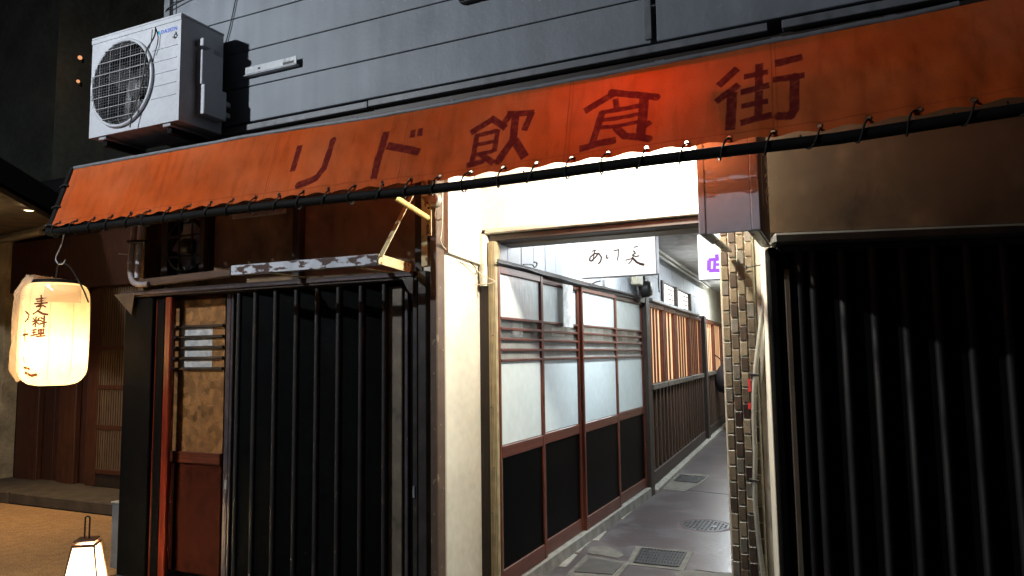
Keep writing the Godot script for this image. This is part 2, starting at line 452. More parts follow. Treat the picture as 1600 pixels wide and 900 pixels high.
func street_lamp():
	var at = Vector3(-4.74, 4.16, 3.76)
	var t = thing("street_lamp", "tall grey street lamp standing across the street from the shops", "street lamp", Vector3(at.x, 0, at.z + 0.5))
	put(t, "pole", lathe_mesh([Vector2(0.07, 0), Vector2(0.05, 4.7)], 16), M.galvanised, Transform3D(Basis(), Vector3(at.x, 0, at.z + 0.5)))
	pipe(t, "arm", [Vector3(at.x, 4.68, at.z + 0.5), Vector3(at.x, 4.72, at.z + 0.2), Vector3(at.x, 4.6, at.z)], 0.03, M.galvanised)
	put(t, "lamp_shade", lathe_mesh([Vector2(0.03, 0.14), Vector2(0.20, 0.075)], 20), M.galvanised, Transform3D(Basis(), at))
	bulb(t, at, 0.06, lin(0.90, 0.95, 1.0), 13.0, 0.05, 6.0)

# ---------------------------------------------------------------- upper storey and portal
func arcade_building():
	var t = thing("arcade_building", "building with grey board siding above the passage entrance", "building", Vector3(-1.4, 0, 0))
	var z = FRONT
	var xl = PZ(270, 20, z).x; var xj = PZ(1022, 30, z).x; var xr = 3.2
	var ys = [PZ(389, 191, z).y, PZ(388, 135.5, z).y, PZ(380.5, 80.8, z).y, PZ(322, 41.7, z).y]
	var step: float = ys[3] - ys[2]
	while ys[-1] < 5.2: ys.append(ys[-1] + step)
	# backing wall behind the boards, with thickness
	B(t, "backing_wall", xl - 0.05, xr, ys[0] + 0.03, 5.2, z - 0.25, z - 0.07, M.siding)
	for i in ys.size() - 1:
		B(t, "siding_board", xl, xj - 0.02, ys[i] + 0.004, ys[i + 1] - 0.003, z - 0.02, z, M.siding, 0.003)
		B(t, "siding_board", xj + 0.012, xr, ys[i] + 0.004, ys[i + 1] - (0.003 if i != 0 else 0.0), z - 0.02, z + (0.0 if i > 1 else 0.004), M.siding, 0.003)
	B(t, "joint_cover", xj - 0.05, xj - 0.012, ys[0] + 0.02, 5.2, z + 0.001, z + 0.012, M.trim_grey)
	B(t, "corner_post", xl - 0.07, xl - 0.012, ys[0], 5.2, z - 0.2, z + 0.02, M.trim_grey)
	# flashing under the siding, in lengths that do not quite meet
	var y0: float = ys[0]
	var cuts = [[xl, PZ(577, 160, z).x, 0.0], [PZ(578, 160, z).x, PZ(1200, 45, z).x, 0.004], [PZ(1222, 40, z).x, xr, 0.002]]
	for c in cuts:
		B(t, "flashing", c[0], c[1], y0 - 0.062 + c[2], y0 - 0.022 + c[2], z - 0.06, z + 0.022, M.trim_grey)
	# soffit between the upper wall and the awning rail, boards above the entrance
	B(t, "soffit", -4.86, 3.2, 2.815, 2.85, -0.30, 0.722, M.dark_wood_along)
	B(t, "soffit_back", -4.86, 3.2, 2.852, y0 - 0.064, -0.30, FRONT - 0.02, M.dark_wood_along)
	B(t, "added_light_stop", -4.86, 3.2, 2.800, 2.852, 0.724, 0.736, M.dark_wood_along)  # added board, stops bulb light leaking out above the cloth
	# portal: cream fascia, moulding, dark beam, frame
	var yl: float = 2.285
	B(t, "fascia", -2.085, -0.28, yl, 2.812, -0.12, 0.0, M.cream_wall, 0.004)
	B(t, "moulding", -2.03, -0.28, yl - 0.030, yl - 0.004, -0.10, 0.028, M.white_moulding, 0.006)
	B(t, "beam", -2.03, -0.28, yl - 0.075, yl - 0.033, -0.11, -0.004, M.dark_wood_along, 0.004)
	B(t, "inner_lintel", -2.085, -0.28, 2.205, 2.60, -0.30, -0.122, M.beige_strip, 0.004)
	# cream return wall between the brown post and the door frame
	B(t, "return_wall", -2.28, -2.085, 0.0, 2.30, -0.02, FRONT - 0.03, M.cream_wall, 0.006)
	# upper return: a thicker slab whose lower edge slopes
	var st = SurfaceTool.new(); st.begin(Mesh.PRIMITIVE_TRIANGLES)
	var xa = -2.062
	var lo = [Vector3(xa, PX(691, 392, xa).y, FRONT - 0.03), Vector3(xa, PX(741, 411, xa).y, 0.002)]
	var up = [Vector3(xa, 2.812, FRONT - 0.03), Vector3(xa, 2.812, 0.002)]
	var off = Vector3(-0.20, 0, 0)
	face(st, [lo[0], lo[1], up[1], up[0]], Vector3(1, 0, 0))
	face(st, [lo[0], lo[1], lo[1] + off, lo[0] + off], Vector3(0, -1, 0))
	face(st, [lo[0], up[0], up[0] + off, lo[0] + off], Vector3(0, 0, 1))
	face(st, [lo[1], up[1], up[1] + off, lo[1] + off], Vector3(0, 0, -1))
	face(st, [up[0], up[1], up[1] + off, up[0] + off], Vector3(0, 1, 0))
	put(t, "upper_return", st.commit(), M.cream_wall)
	B(t, "corner_block", -2.055, -1.96, 2.56, 2.72, 0.004, 0.10, M.cream_wall, 0.006)
	# the crumbling corner beside the door frame
	B(t, "door_frame", -2.085, -2.012, 0.0, 2.10, -0.10, -0.004, M.dark_wood, 0.004)
	var rough = lathe_mesh([Vector2(0.030, 0.0), Vector2(0.034, 0.08), Vector2(0.028, 0.17), Vector2(0.033, 0.26), Vector2(0.022, 0.33)], 9)
	put(t, "plaster_corner", rough, M.cream_wall, Transform3D(Basis(Vector3(1, 0, 0), Vector3(0, 1, 0), Vector3(0, 0, 1)), Vector3(-2.045, 1.93, 0.0)))
	B(t, "door_post", -2.010, -1.962, 0.0, 2.208, -0.06, 0.020, M.raw_wood, 0.004)
	for yy in [0.55, 0.82, 1.18, 1.62]:
		put(t, "nail", lathe_mesh([Vector2(0.0, 0.002), Vector2(0.004, 0.001), Vector2(0.004, -0.004)], 8), M.black_print, Transform3D(Basis(Vector3(1, 0, 0), PI / 2), Vector3(-1.99 + 0.01 * sin(yy * 9), yy, 0.021)))
	# outer brown post
	B(t, "brown_post", PZ(672, 650, FRONT + 0.06).x, -2.086, 0.0, 2.812, FRONT - 0.028, FRONT + 0.06, M.brown_worn, 0.006)
	# walls inside, so that no light leaks: left and right of the passage
	B(t, "inner_wall", -2.30, -2.09, 0.0, 3.0, -4.0, -0.125, M.plywood)
	B(t, "rear_wall", -0.26, 3.2, 0.0, 3.0, -4.0, -3.8, M.plywood)

# ---------------------------------------------------------------- left shop with folding shutter
func left_shop():
	var z = FRONT
	var y0 = PZ(389, 191, z).y
	var xl = PZ(190, 650, z).x; var xr = PZ(668, 650, z).x
	var yh = PZ(500, 441, z).y
	var t = thing("closed_shop", "dark closed shop front with half drawn folding shutter", "shop", Vector3((xl + xr) / 2, 0, z))
	B(t, "rear_wall", xl, xr, 0.0, 2.812, z - 0.9, z - 0.82, M.plywood)
	B(t, "side_wall", xl - 0.0, xl + 0.05, 0.0, 2.812, z - 0.82, z - 0.10, M.plywood)
	B(t, "side_wall", xr - 0.11, xr - 0.06, 0.0, 2.812, z - 0.82, z - 0.10, M.plywood)
	# transom: plywood sheets with a post between
	var xm = PZ(455, 380, z).x; var xv = PZ(322, 380, z).x
	B(t, "transom_board", xv, xm - 0.03, yh + 0.03, 2.812, z - 0.12, z - 0.07, M.plywood)
	B(t, "transom_board", xm + 0.03, PZ(645, 380, z).x, yh + 0.03, 2.812, z - 0.12, z - 0.09, M.plywood)
	B(t, "transom_post", xm - 0.03, xm + 0.03, yh + 0.03, 2.812, z - 0.11, z - 0.04, M.dark_wood)
	B(t, "transom_post", PZ(645, 380, z).x, PZ(657, 380, z).x, yh + 0.01, 2.812, z - 0.11, z - 0.02, M.dark_wood)
	B(t, "pale_strip", PZ(362, 350, z - 0.05).x, PZ(445, 350, z - 0.05).x, PZ(400, 338, z - 0.05).y, PZ(400, 330, z - 0.05).y, z - 0.068, z - 0.05, M.pipe_wrap)  # thin pale strip across the transom board
	B(t, "transom_board", xl, xv - 0.005, yh + 0.03, 2.812, z - 0.32, z - 0.28, M.plywood)
	B(t, "pale_upright", PZ(658, 380, z + 0.03).x, PZ(668, 380, z + 0.03).x, PZ(664, 416, z + 0.03).y, 2.812, z + 0.0, z + 0.03, M.rusty_cream)
	# header rail with a bright lip
	B(t, "header", xl - 0.02, xr - 0.085, yh - 0.02, yh + 0.028, z - 0.14, z + 0.02, M.dark_wood_along)
	B(t, "header_lip", xl - 0.03, PZ(645, 433, z + 0.03).x, yh - 0.004, yh + 0.012, z + 0.021, z + 0.034, M.aluminium_mauve)
	# side jambs and tracks
	B(t, "jamb", xl, PZ(233, 650, z).x, 0.0, yh - 0.022, z - 0.12, z, M.jamb_black, 0.005)
	B(t, "jamb", PZ(628, 650, z).x, PZ(645, 650, z).x, 0.0, yh - 0.022, z - 0.10, z - 0.02, M.shutter_black)
	B(t, "track", PZ(645, 600, z + 0.01).x, PZ(652, 600, z + 0.01).x, 0.0, yh - 0.005, z - 0.06, z + 0.012, M.aluminium_brown)
	B(t, "track", PZ(653, 600, z + 0.03).x, PZ(666, 600, z + 0.03).x, 0.0, PZ(660, 423, z + 0.03).y, z - 0.06, z + 0.03, M.aluminium_brown, 0.004)
	B(t, "door_latch", PZ(644.5, 768, z + 0.02).x, PZ(647.5, 768, z + 0.02).x, PZ(646, 778, z + 0.02).y, PZ(646, 760, z + 0.02).y, z + 0.013, z + 0.02, M.galvanised, 0.001)
	# corner gusset plates
	for q in [[[627, 433], [645, 433], [645, 470]], [[178, 460], [210, 460], [205, 492]]]:
		var st = SurfaceTool.new(); st.begin(Mesh.PRIMITIVE_TRIANGLES)
		var pts = []
		for p in q: pts.append(PZ(p[0], p[1], z + 0.036))
		face(st, pts, Vector3(0, 0, 1))
		var bk = []
		for p in pts: bk.append(p - Vector3(0, 0, 0.004))
		face(st, bk, Vector3(0, 0, -1))
		for i in 3:
			var j = (i + 1) % 3
			face(st, [pts[i], pts[j], bk[j], bk[i]], (pts[j] - pts[i]).cross(Vector3(0, 0, 1)).normalized())
		put(t, "gusset_plate", st.commit(), M.aluminium_brown)
	# frame round the glazed door
	var zd = z - 0.16
	B(t, "red_upright", PZ(235.5, 650, z - 0.03).x, PZ(240, 650, z - 0.03).x, 0.0, yh - 0.03, zd - 0.03, z - 0.03, M.red_post)
	B(t, "dark_upright", PZ(241, 650, z - 0.02).x, PZ(252, 650, z - 0.02).x, 0.0, yh - 0.03, z - 0.05, z - 0.02, M.jamb_black)
	B(t, "red_upright", PZ(252.5, 650, z + 0.004).x, PZ(262, 650, z + 0.004).x, 0.0, yh - 0.03, z - 0.03, z + 0.004, M.red_post, 0.006)
	# glazed sliding door
	var zg = z - 0.10
	var dl = PZ(262, 600, zg).x; var dr = PZ(348, 600, zg).x
	var mid = PZ(300, 706, zg).y
	var door = B(t, "glazed_door", dl, dr, 0.05, PZ(300, 724, zg).y, zg - 0.03, zg - 0.004, M.door_panel_red)
	B(door, "pane", dl + 0.02, dr, mid - 0.01, yh - 0.05, zg - 0.018, zg - 0.010, M.star_glass, 0.0)
	B(door, "lock_rail", dl, dr, PZ(300, 724, zg).y + 0.001, mid, zg - 0.03, zg + 0.012, M.red_wood_along, 0.004)
	B(door, "top_rail", dl, dr, yh - 0.05, yh - 0.022, zg - 0.03, zg + 0.008, M.door_panel_red)
	B(door, "stile", dl - 0.03, dl + 0.018, 0.05, yh - 0.022, zg - 0.028, zg + 0.010, M.red_wood)
	for py in [510, 526.5, 543, 559.5, 576]:
		var yy = PZ(305, py, zg).y
		B(door, "slat", dl + 0.02, dr, yy - 0.010, yy + 0.010, zg - 0.008, zg + 0.012, M.dark_wood_along, 0.003)
	# aluminium edge of the shutter
	B(t, "shutter_edge", PZ(350, 650, z - 0.05).x, PZ(357, 650, z - 0.05).x, 0.0, yh - 0.03, z - 0.10, z - 0.05, M.aluminium_mauve, 0.004)
	B(t, "shutter_edge", PZ(357.5, 650, z - 0.045).x, PZ(361, 650, z - 0.045).x, 0.0, yh - 0.03, z - 0.09, z - 0.045, M.aluminium_mauve, 0.004)
	B(t, "edge_knob", PZ(350, 755, z - 0.04).x, PZ(354, 755, z - 0.04).x, PZ(352, 765, z - 0.04).y, PZ(352, 750, z - 0.04).y, z - 0.049, z - 0.04, M.galvanised)
	# notice behind the bars
	var nt = B(self, "paper_notice", PZ(281, 540, zg - 0.005).x, PZ(331, 540, zg - 0.005).x, PZ(305, 574, zg - 0.005).y, PZ(305, 512, zg - 0.005).y, zg - 0.0095, zg - 0.0085, M.paper_white, 0.0)
	tag(nt, "white paper notice behind the dark bars of the glazed door", "notice")
	# the folding shutter: each leaf and each rib on its own
	var sh = thing("folding_shutter", "dark slate folding metal shutter pulled half across the shop", "shutter", Vector3(PZ(480, 650, z).x, 0, z))
	var ribs = [366, 392, 424, 457, 490, 524, 560, 597]
	var xs = []
	for p in ribs: xs.append(PZ(p, 650, z).x)
	for i in xs.size():
		pipe(sh, "rib", [Vector3(xs[i], 0.03, z - 0.022), Vector3(xs[i], yh - 0.035, z - 0.022)], 0.0155, M.shutter_rib, 12)
		if i < xs.size() - 1:
			var xq: float = xs[i + 1] - 0.034
			var dz = rng.randf_range(-0.014, 0.012)
			bar(sh, "leaf", Vector3(xs[i] + 0.004, (yh) / 2, z - 0.030), Vector3(xq, yh / 2, z - 0.072 + dz), yh - 0.08, 0.008, M.shutter_slate, Vector3(0, 1, 0))
			bar(sh, "leaf", Vector3(xq + 0.001, yh / 2, z - 0.072 + dz), Vector3(xs[i + 1] - 0.003, yh / 2, z - 0.030), yh - 0.08, 0.008, M.shutter_slate, Vector3(0, 1, 0))
	B(sh, "end_board", PZ(606, 650, z - 0.05).x, PZ(628, 650, z - 0.05).x, 0.02, yh - 0.05, z - 0.08, z - 0.05, M.beige_strip, 0.004)
	B(sh, "end_strip", PZ(633, 650, z - 0.01).x, PZ(638, 650, z - 0.01).x, 0.02, yh - 0.08, z - 0.018, z - 0.004, M.aluminium_mauve, 0.004)

# ---------------------------------------------------------------- awning
const AT := Vector3(0, 2.862, 0.75)
const AB := Vector3(0, 2.425, 0.88)
var aw_x0 := -5.0
var aw_w := 6.9
func aw_plane(px: float, py: float) -> Vector2:
	var dv = (AB - AT).normalized()
	var p = PP(px, py, AT, Vector3(1, 0, 0).cross(dv))
	return Vector2(p.x, (p - AT).dot(dv))
func aw_point(x: float, sdown: float, out := 0.0) -> Vector3:
	var dv = (AB - AT).normalized()
	var n = Vector3(0, -dv.z, dv.y) * -1.0
	return AT + Vector3(x, 0, 0) + dv * sdown + n * out
func interp(tab: Array, x: float) -> float:
	if x <= tab[0].x: return tab[0].y
	for i in tab.size() - 1:
		if x <= tab[i + 1].x: return lerpf(tab[i].y, tab[i + 1].y, (x - tab[i].x) / (tab[i + 1].x - tab[i].x))
	return tab[-1].y
func awning():
	var top = []; var hem = []
	for p in [[115, 265], [237, 243], [400, 213], [600, 183], [960, 116], [1200, 69], [1400, 31], [1540, 1]]: top.append(aw_plane(p[0], p[1]))
	for p in [[82, 354], [360, 318], [700, 280], [1000, 239], [1300, 202], [1600, 152]]: hem.append(aw_plane(p[0], p[1]))
	var xa: float = hem[0].x; var xb = 1.85
	aw_x0 = xa - 0.02; aw_w = xb - aw_x0 + 0.02
	# printed cloth: 2048 x 176 pixels over the whole sheet
	var W = 2048; var H = 176
	var s0 = -0.06; var sh = aw_w * H / float(W)
	var im = Image.create(W, H, false, Image.FORMAT_RGBA8)
	var n1 = noise(0.006, 51, 5); var n2 = noise(0.05, 52, 3); var n3 = noise(0.25, 53, 2); var n4 = noise(0.03, 54, 4)
	for y in H:
		for x in W:
			var a = n1.get_noise_2d(x * 0.6, y * 1.4); var b = n2.get_noise_2d(x * 0.7, y * 0.35); var c = n3.get_noise_2d(x, y)
			var k = 0.95 + 0.26 * a + 0.10 * b + 0.08 * c - 0.10 * smoothstep(0.18, 0.42, n4.get_noise_2d(x * 1.3, y * 0.25))
			var col = Color(0.47, 0.080, 0.017).lerp(Color(0.44, 0.115, 0.042), clampf(0.5 + 1.3 * n1.get_noise_2d(x * 0.9 + 900, y * 0.9), 0, 1) * 0.55)
			im.set_pixel(x, y, s(Color(clampf(col.r * k, 0, 1), clampf(col.g * k, 0, 1), clampf(col.b * k, 0, 1))))
	var tt = func(px, py):
		var q: Vector2 = aw_plane(px, py)
		return Vector2((q.x - aw_x0) / aw_w * W, (q.y - s0) / sh * H)
	var ink = s(lin(0.110, 0.014, 0.012))
	var per_px = func(px, py): return (tt.call(px + 1, py) - tt.call(px, py)).length()
	# stitched joins of the cloth lengths and the fold of the hem
	var thread = s(lin(0.30, 0.055, 0.018))
	var sx = xa + 0.05
	while sx < xb:
		var u0 = (sx - aw_x0) / aw_w * W
		stroke(im, Vector2(u0, 0), Vector2(u0 + 2, H), 1.6, thread); stroke(im, Vector2(u0 + 5, 0), Vector2(u0 + 7, H), 1.0, thread)
		sx += 0.93
	for i in 200:
		var xa1 = lerpf(xa, xb, i / 200.0); var xb1 = lerpf(xa, xb, (i + 1) / 200.0)
		stroke(im, Vector2((xa1 - aw_x0) / aw_w * W, (interp(hem, xa1) - 0.040 - s0) / sh * H), Vector2((xb1 - aw_x0) / aw_w * W, (interp(hem, xb1) - 0.040 - s0) / sh * H), 1.4, thread)
	wear = noise(0.09, 57, 3)
	# the five characters, stroke by stroke
	write(im, [[8.5, 470, 227.7, 458, 269], [8.5, 522, 220.4, 516, 244, 508.8, 265, 496.4, 279.4, 467.6, 291.2],
		[9, 605, 207, 585, 281], [9, 606, 228.8, 655, 237.4], [6, 646, 203.3, 644.5, 215.6], [6, 657, 199.9, 655.5, 212.5]], tt, per_px.call(560, 250) * 1.14, ink)
	write(im, [[8.5, 771, 183.7, 734.5, 206.5], [8.5, 766, 183, 790, 199.5], [7, 745, 207, 736.6, 257], [6, 747, 210, 778, 203.3], [7, 777.3, 202, 772, 237],
		[5.5, 742, 225.6, 773.3, 219.8], [5.5, 740, 241.4, 772, 235.2], [8, 729, 259, 757, 250.6], [8, 750, 240, 772, 256],
		[8.5, 799, 175.7, 783, 197.5], [8, 792, 177.5, 834, 175.7], [8.5, 831.5, 175, 818, 203], [10, 805, 182, 801, 217, 779, 252], [11, 803, 218, 821, 247]], tt, per_px.call(785, 215) * 1.14, ink)
	write(im, [[9.5, 964, 142, 913, 173], [10, 955, 143.5, 985, 146.5, 1025, 149.5], [12.5, 1006, 150, 1000, 219], [8, 961, 153, 963, 168],
		[7, 938, 175.5, 1004, 162.5], [6, 937, 188, 1002, 175.5], [6, 934, 200, 1001, 188.5], [10, 941, 173, 925, 226], [10.5, 905, 233, 962, 217.5],
		[10.5, 962.5, 199, 976, 212, 1013, 216], [7.5, 1016, 188, 996, 205]], tt, per_px.call(965, 190) * 1.14, ink)
	write(im, [[11, 1152, 105.5, 1122, 132], [11, 1154, 130, 1118, 157.5], [14, 1143.5, 142, 1140.5, 203], [9, 1162, 119, 1200, 112], [11, 1186, 99, 1185.5, 134],
		[10, 1156.7, 142.5, 1202, 133], [9, 1157.8, 164.8, 1200, 157.8], [11, 1185.6, 142, 1184.4, 187], [11, 1156.7, 191.5, 1206.7, 180],
		[12, 1210.5, 99.3, 1254, 89.8], [10, 1207, 124.6, 1257, 117.5], [13, 1241.5, 120, 1241, 171, 1235.5, 181, 1217, 181]], tt, per_px.call(1185, 150) * 1.14, ink)
	wear = null
	# holes of the eyelets
	var holes = []
	var hx = xa + 0.075
	while hx < xb:
		var hs = interp(hem, hx) - 0.022
		holes.append(Vector2(hx, hs))
		var cpx = Vector2((hx - aw_x0) / aw_w * W, (hs - s0) / sh * H)
		for y in range(int(cpx.y) - 4, int(cpx.y) + 5):
			for x in range(int(cpx.x) - 4, int(cpx.x) + 5):
				if x >= 0 and x < W and y >= 0 and y < H and (Vector2(x + 0.5, y + 0.5) - cpx).length() < 3.1:
					var o = im.get_pixel(x, y); o.a = 0.0; im.set_pixel(x, y, o)
		hx += 0.178
	var cm = StandardMaterial3D.new(); cm.resource_name = "awning_cloth"
	cm.albedo_texture = ImageTexture.create_from_image(im); cm.roughness = 0.85; cm.metallic_specular = 0.08
	cm.transparency = BaseMaterial3D.TRANSPARENCY_ALPHA_SCISSOR; cm.alpha_scissor_threshold = 0.5
	cm.backlight_enabled = true; cm.backlight = Color(0.25, 0.095, 0.07)
	cm.cull_mode = BaseMaterial3D.CULL_DISABLED
	var t = thing("awning", "long orange cloth awning with brown painted characters", "awning", aw_point(-1.6, 0.48))
	# cloth sheet, slightly slack between the lacings
	var st = SurfaceTool.new(); st.begin(Mesh.PRIMITIVE_TRIANGLES)
	var NX = 420; var NY = 16
	var P = []
	for j in NY + 1:
		var row = []
		for i in NX + 1:
			var x = lerpf(xa, xb, float(i) / NX); var f = float(j) / NY
			var xx = x
			if i == 0: xx = lerpf(top[0].x, xa, f)
			var q = lerpf(interp(top, x), interp(hem, x), f)
			if j == NY: q += 0.006 * cos((x - xa - 0.075) / 0.178 * TAU)
			var o = 0.006 * sin(f * PI) * sin(x * 5.1 + 1.3) + 0.010 * sin(f * PI) * sin(x * 1.7) + 0.004 * f * sin((x - xa) / 0.178 * TAU) + 0.006 * sin(f * PI * 0.9 + 0.2) * n2.get_noise_2d(x * 90 + f * 45, f * 30) + 0.0025 * n2.get_noise_2d(x * 260 - f * 80, f * 50 + 99) + 0.008 * f * f * absf(sin((x - xa - 0.075) / 0.178 * PI))
			row.append([aw_point(xx, q, o), Vector2((xx - aw_x0) / aw_w, (q - s0) / sh)])
		P.append(row)
	for j in NY:
		for i in NX:
			for e in [[0, 0], [1, 0], [1, 1], [0, 0], [1, 1], [0, 1]]:
				st.set_uv(P[j + e[1]][i + e[0]][1]); st.set_smooth_group(1); st.add_vertex(P[j + e[1]][i + e[0]][0])
	st.generate_normals()
	put(t, "cloth", st.commit(), cm)
	# pale roll of the top edge and the rail it is tied to
	var path = []
	for i in 60:
		var x = lerpf(top[0].x, xb, i / 59.0)
		path.append(aw_point(x, interp(top, x) - 0.014 + 0.007 * n2.get_noise_2d(x * 80, 3), -0.004))
	for seg in [[0, 22], [22, 41], [41, 47], [48, 59]]:
		pipe(t, "top_rail", path.slice(seg[0], seg[1] + 1), 0.0135, M.trim_grey, 8)
	for px in [563, 712, 1032, 1215, 1392]:
		var x = PZ(px, 60, 0.7).x
		var p = aw_point(x, interp(top, x) - 0.02)
		bar(t, "top_bracket", p + Vector3(0, 0.01, -0.01), Vector3(p.x, p.y + 0.075, FRONT + 0.012), 0.045 if px > 1000 else 0.02, 0.006, M.trim_grey, Vector3(1, 0, 0))
	# tube under the hem, laced to the cloth with rope
	var tp = []
	for i in 41:
		var x = lerpf(xa - 0.03, xb + 0.03, i / 40.0)
		tp.append(aw_point(x, interp(hem, x) + 0.040 + 0.002 * sin(x * 3), -0.01))
	pipe(t, "hem_tube", tp, 0.0245, M.black_pipe, 14)
	# one lacing turn: up over the hem, through the eyelet and round the tube
	var lace = []
	for k in 15:
		var w = lerpf(-0.35, PI * 2.0 - 0.9, k / 14.0)
		lace.append(Vector3(0.080 * (0.5 - k / 14.0) - 0.01, 0.013 + 0.046 * cos(w), 0.032 * sin(w)))
	var lm = tube_mesh(lace, 0.0042, 6)
	var torus = []
	for k in 12: torus.append(Vector3(cos(TAU * k / 12) * 0.0105, sin(TAU * k / 12) * 0.0105, 0))
	var em = tube_mesh(torus, 0.0018, 6, true)
	var dvn = (AB - AT).normalized()
	var bas = Basis(Vector3(1, 0, 0), -dvn, Vector3(1, 0, 0).cross(-dvn))
	for h in holes:
		put(t, "eyelet", em, M.eyelet, Transform3D(bas, aw_point(h.x, h.y, 0.004)))
		put(t, "rope_lacing", lm, M.rope, Transform3D(bas * Basis(Vector3(0, 1, 0), rng.randf_range(-0.5, 0.4)), aw_point(h.x - 0.018 + rng.randf_range(-0.012, 0.012), h.y + 0.061, -0.010)))
	# side tube with knots, and the struts back to the wall
	var a = aw_point(top[0].x - 0.035, interp(top, xa) - 0.02, -0.01); var b = aw_point(xa - 0.045, interp(hem, xa) + 0.05, -0.01)
	pipe(t, "side_tube", [a, b], 0.02, M.black_pipe)
	for f in [0.3, 0.62, 0.9]:
		var c: Vector3 = a.lerp(b, f)
		pipe(t, "knot", [c + Vector3(-0.02, 0.0, 0.024), c + Vector3(0.025, 0.012, 0.026), c + Vector3(0.06, 0.004, 0.016)], 0.007, M.rope, 6)
	var back = PZ(669, 341, FRONT + 0.075)
	pipe(t, "strut", [back, Vector3(back.x + 0.004, back.y + 0.055, 0.868)], 0.0165, M.rusty_yellow, 12)
	B(t, "strut_plate", back.x - 0.018, back.x + 0.016, back.y - 0.10, back.y + 0.085, FRONT + 0.061, FRONT + 0.068, M.rusty_cream, 0.002)
	for dy in [0.06, -0.045, -0.08]:
		put(t, "bolt", lathe_mesh([Vector2(0.0, 0.006), Vector2(0.006, 0.005), Vector2(0.007, 0.0)], 8), M.iron_black, Transform3D(Basis(Vector3(1, 0, 0), PI / 2), Vector3(back.x, back.y + dy, FRONT + 0.069)))
	pipe(t, "strut", [Vector3(xa + 0.3, 2.50, FRONT - 0.02), Vector3(xa + 0.3, 2.42, 0.868)], 0.0165, M.black_pipe, 10)

func portal_lamp():
	var at = Vector3(-0.89, 2.66, 0.385)
	var t = thing("ceiling_bulb", "bare white bulb hidden behind the awning above the passage entrance", "lamp", at)
	put(t, "socket", lathe_mesh([Vector2(0.02, 0.05), Vector2(0.024, 0.12), Vector2(0.05, 0.125), Vector2(0.05, 0.153)], 14), M.casing_white, Transform3D(Basis(), at))
	bulb(t, at, 0.045, lin(1.0, 0.955, 0.80), 5.2, 0.045, 8.0)

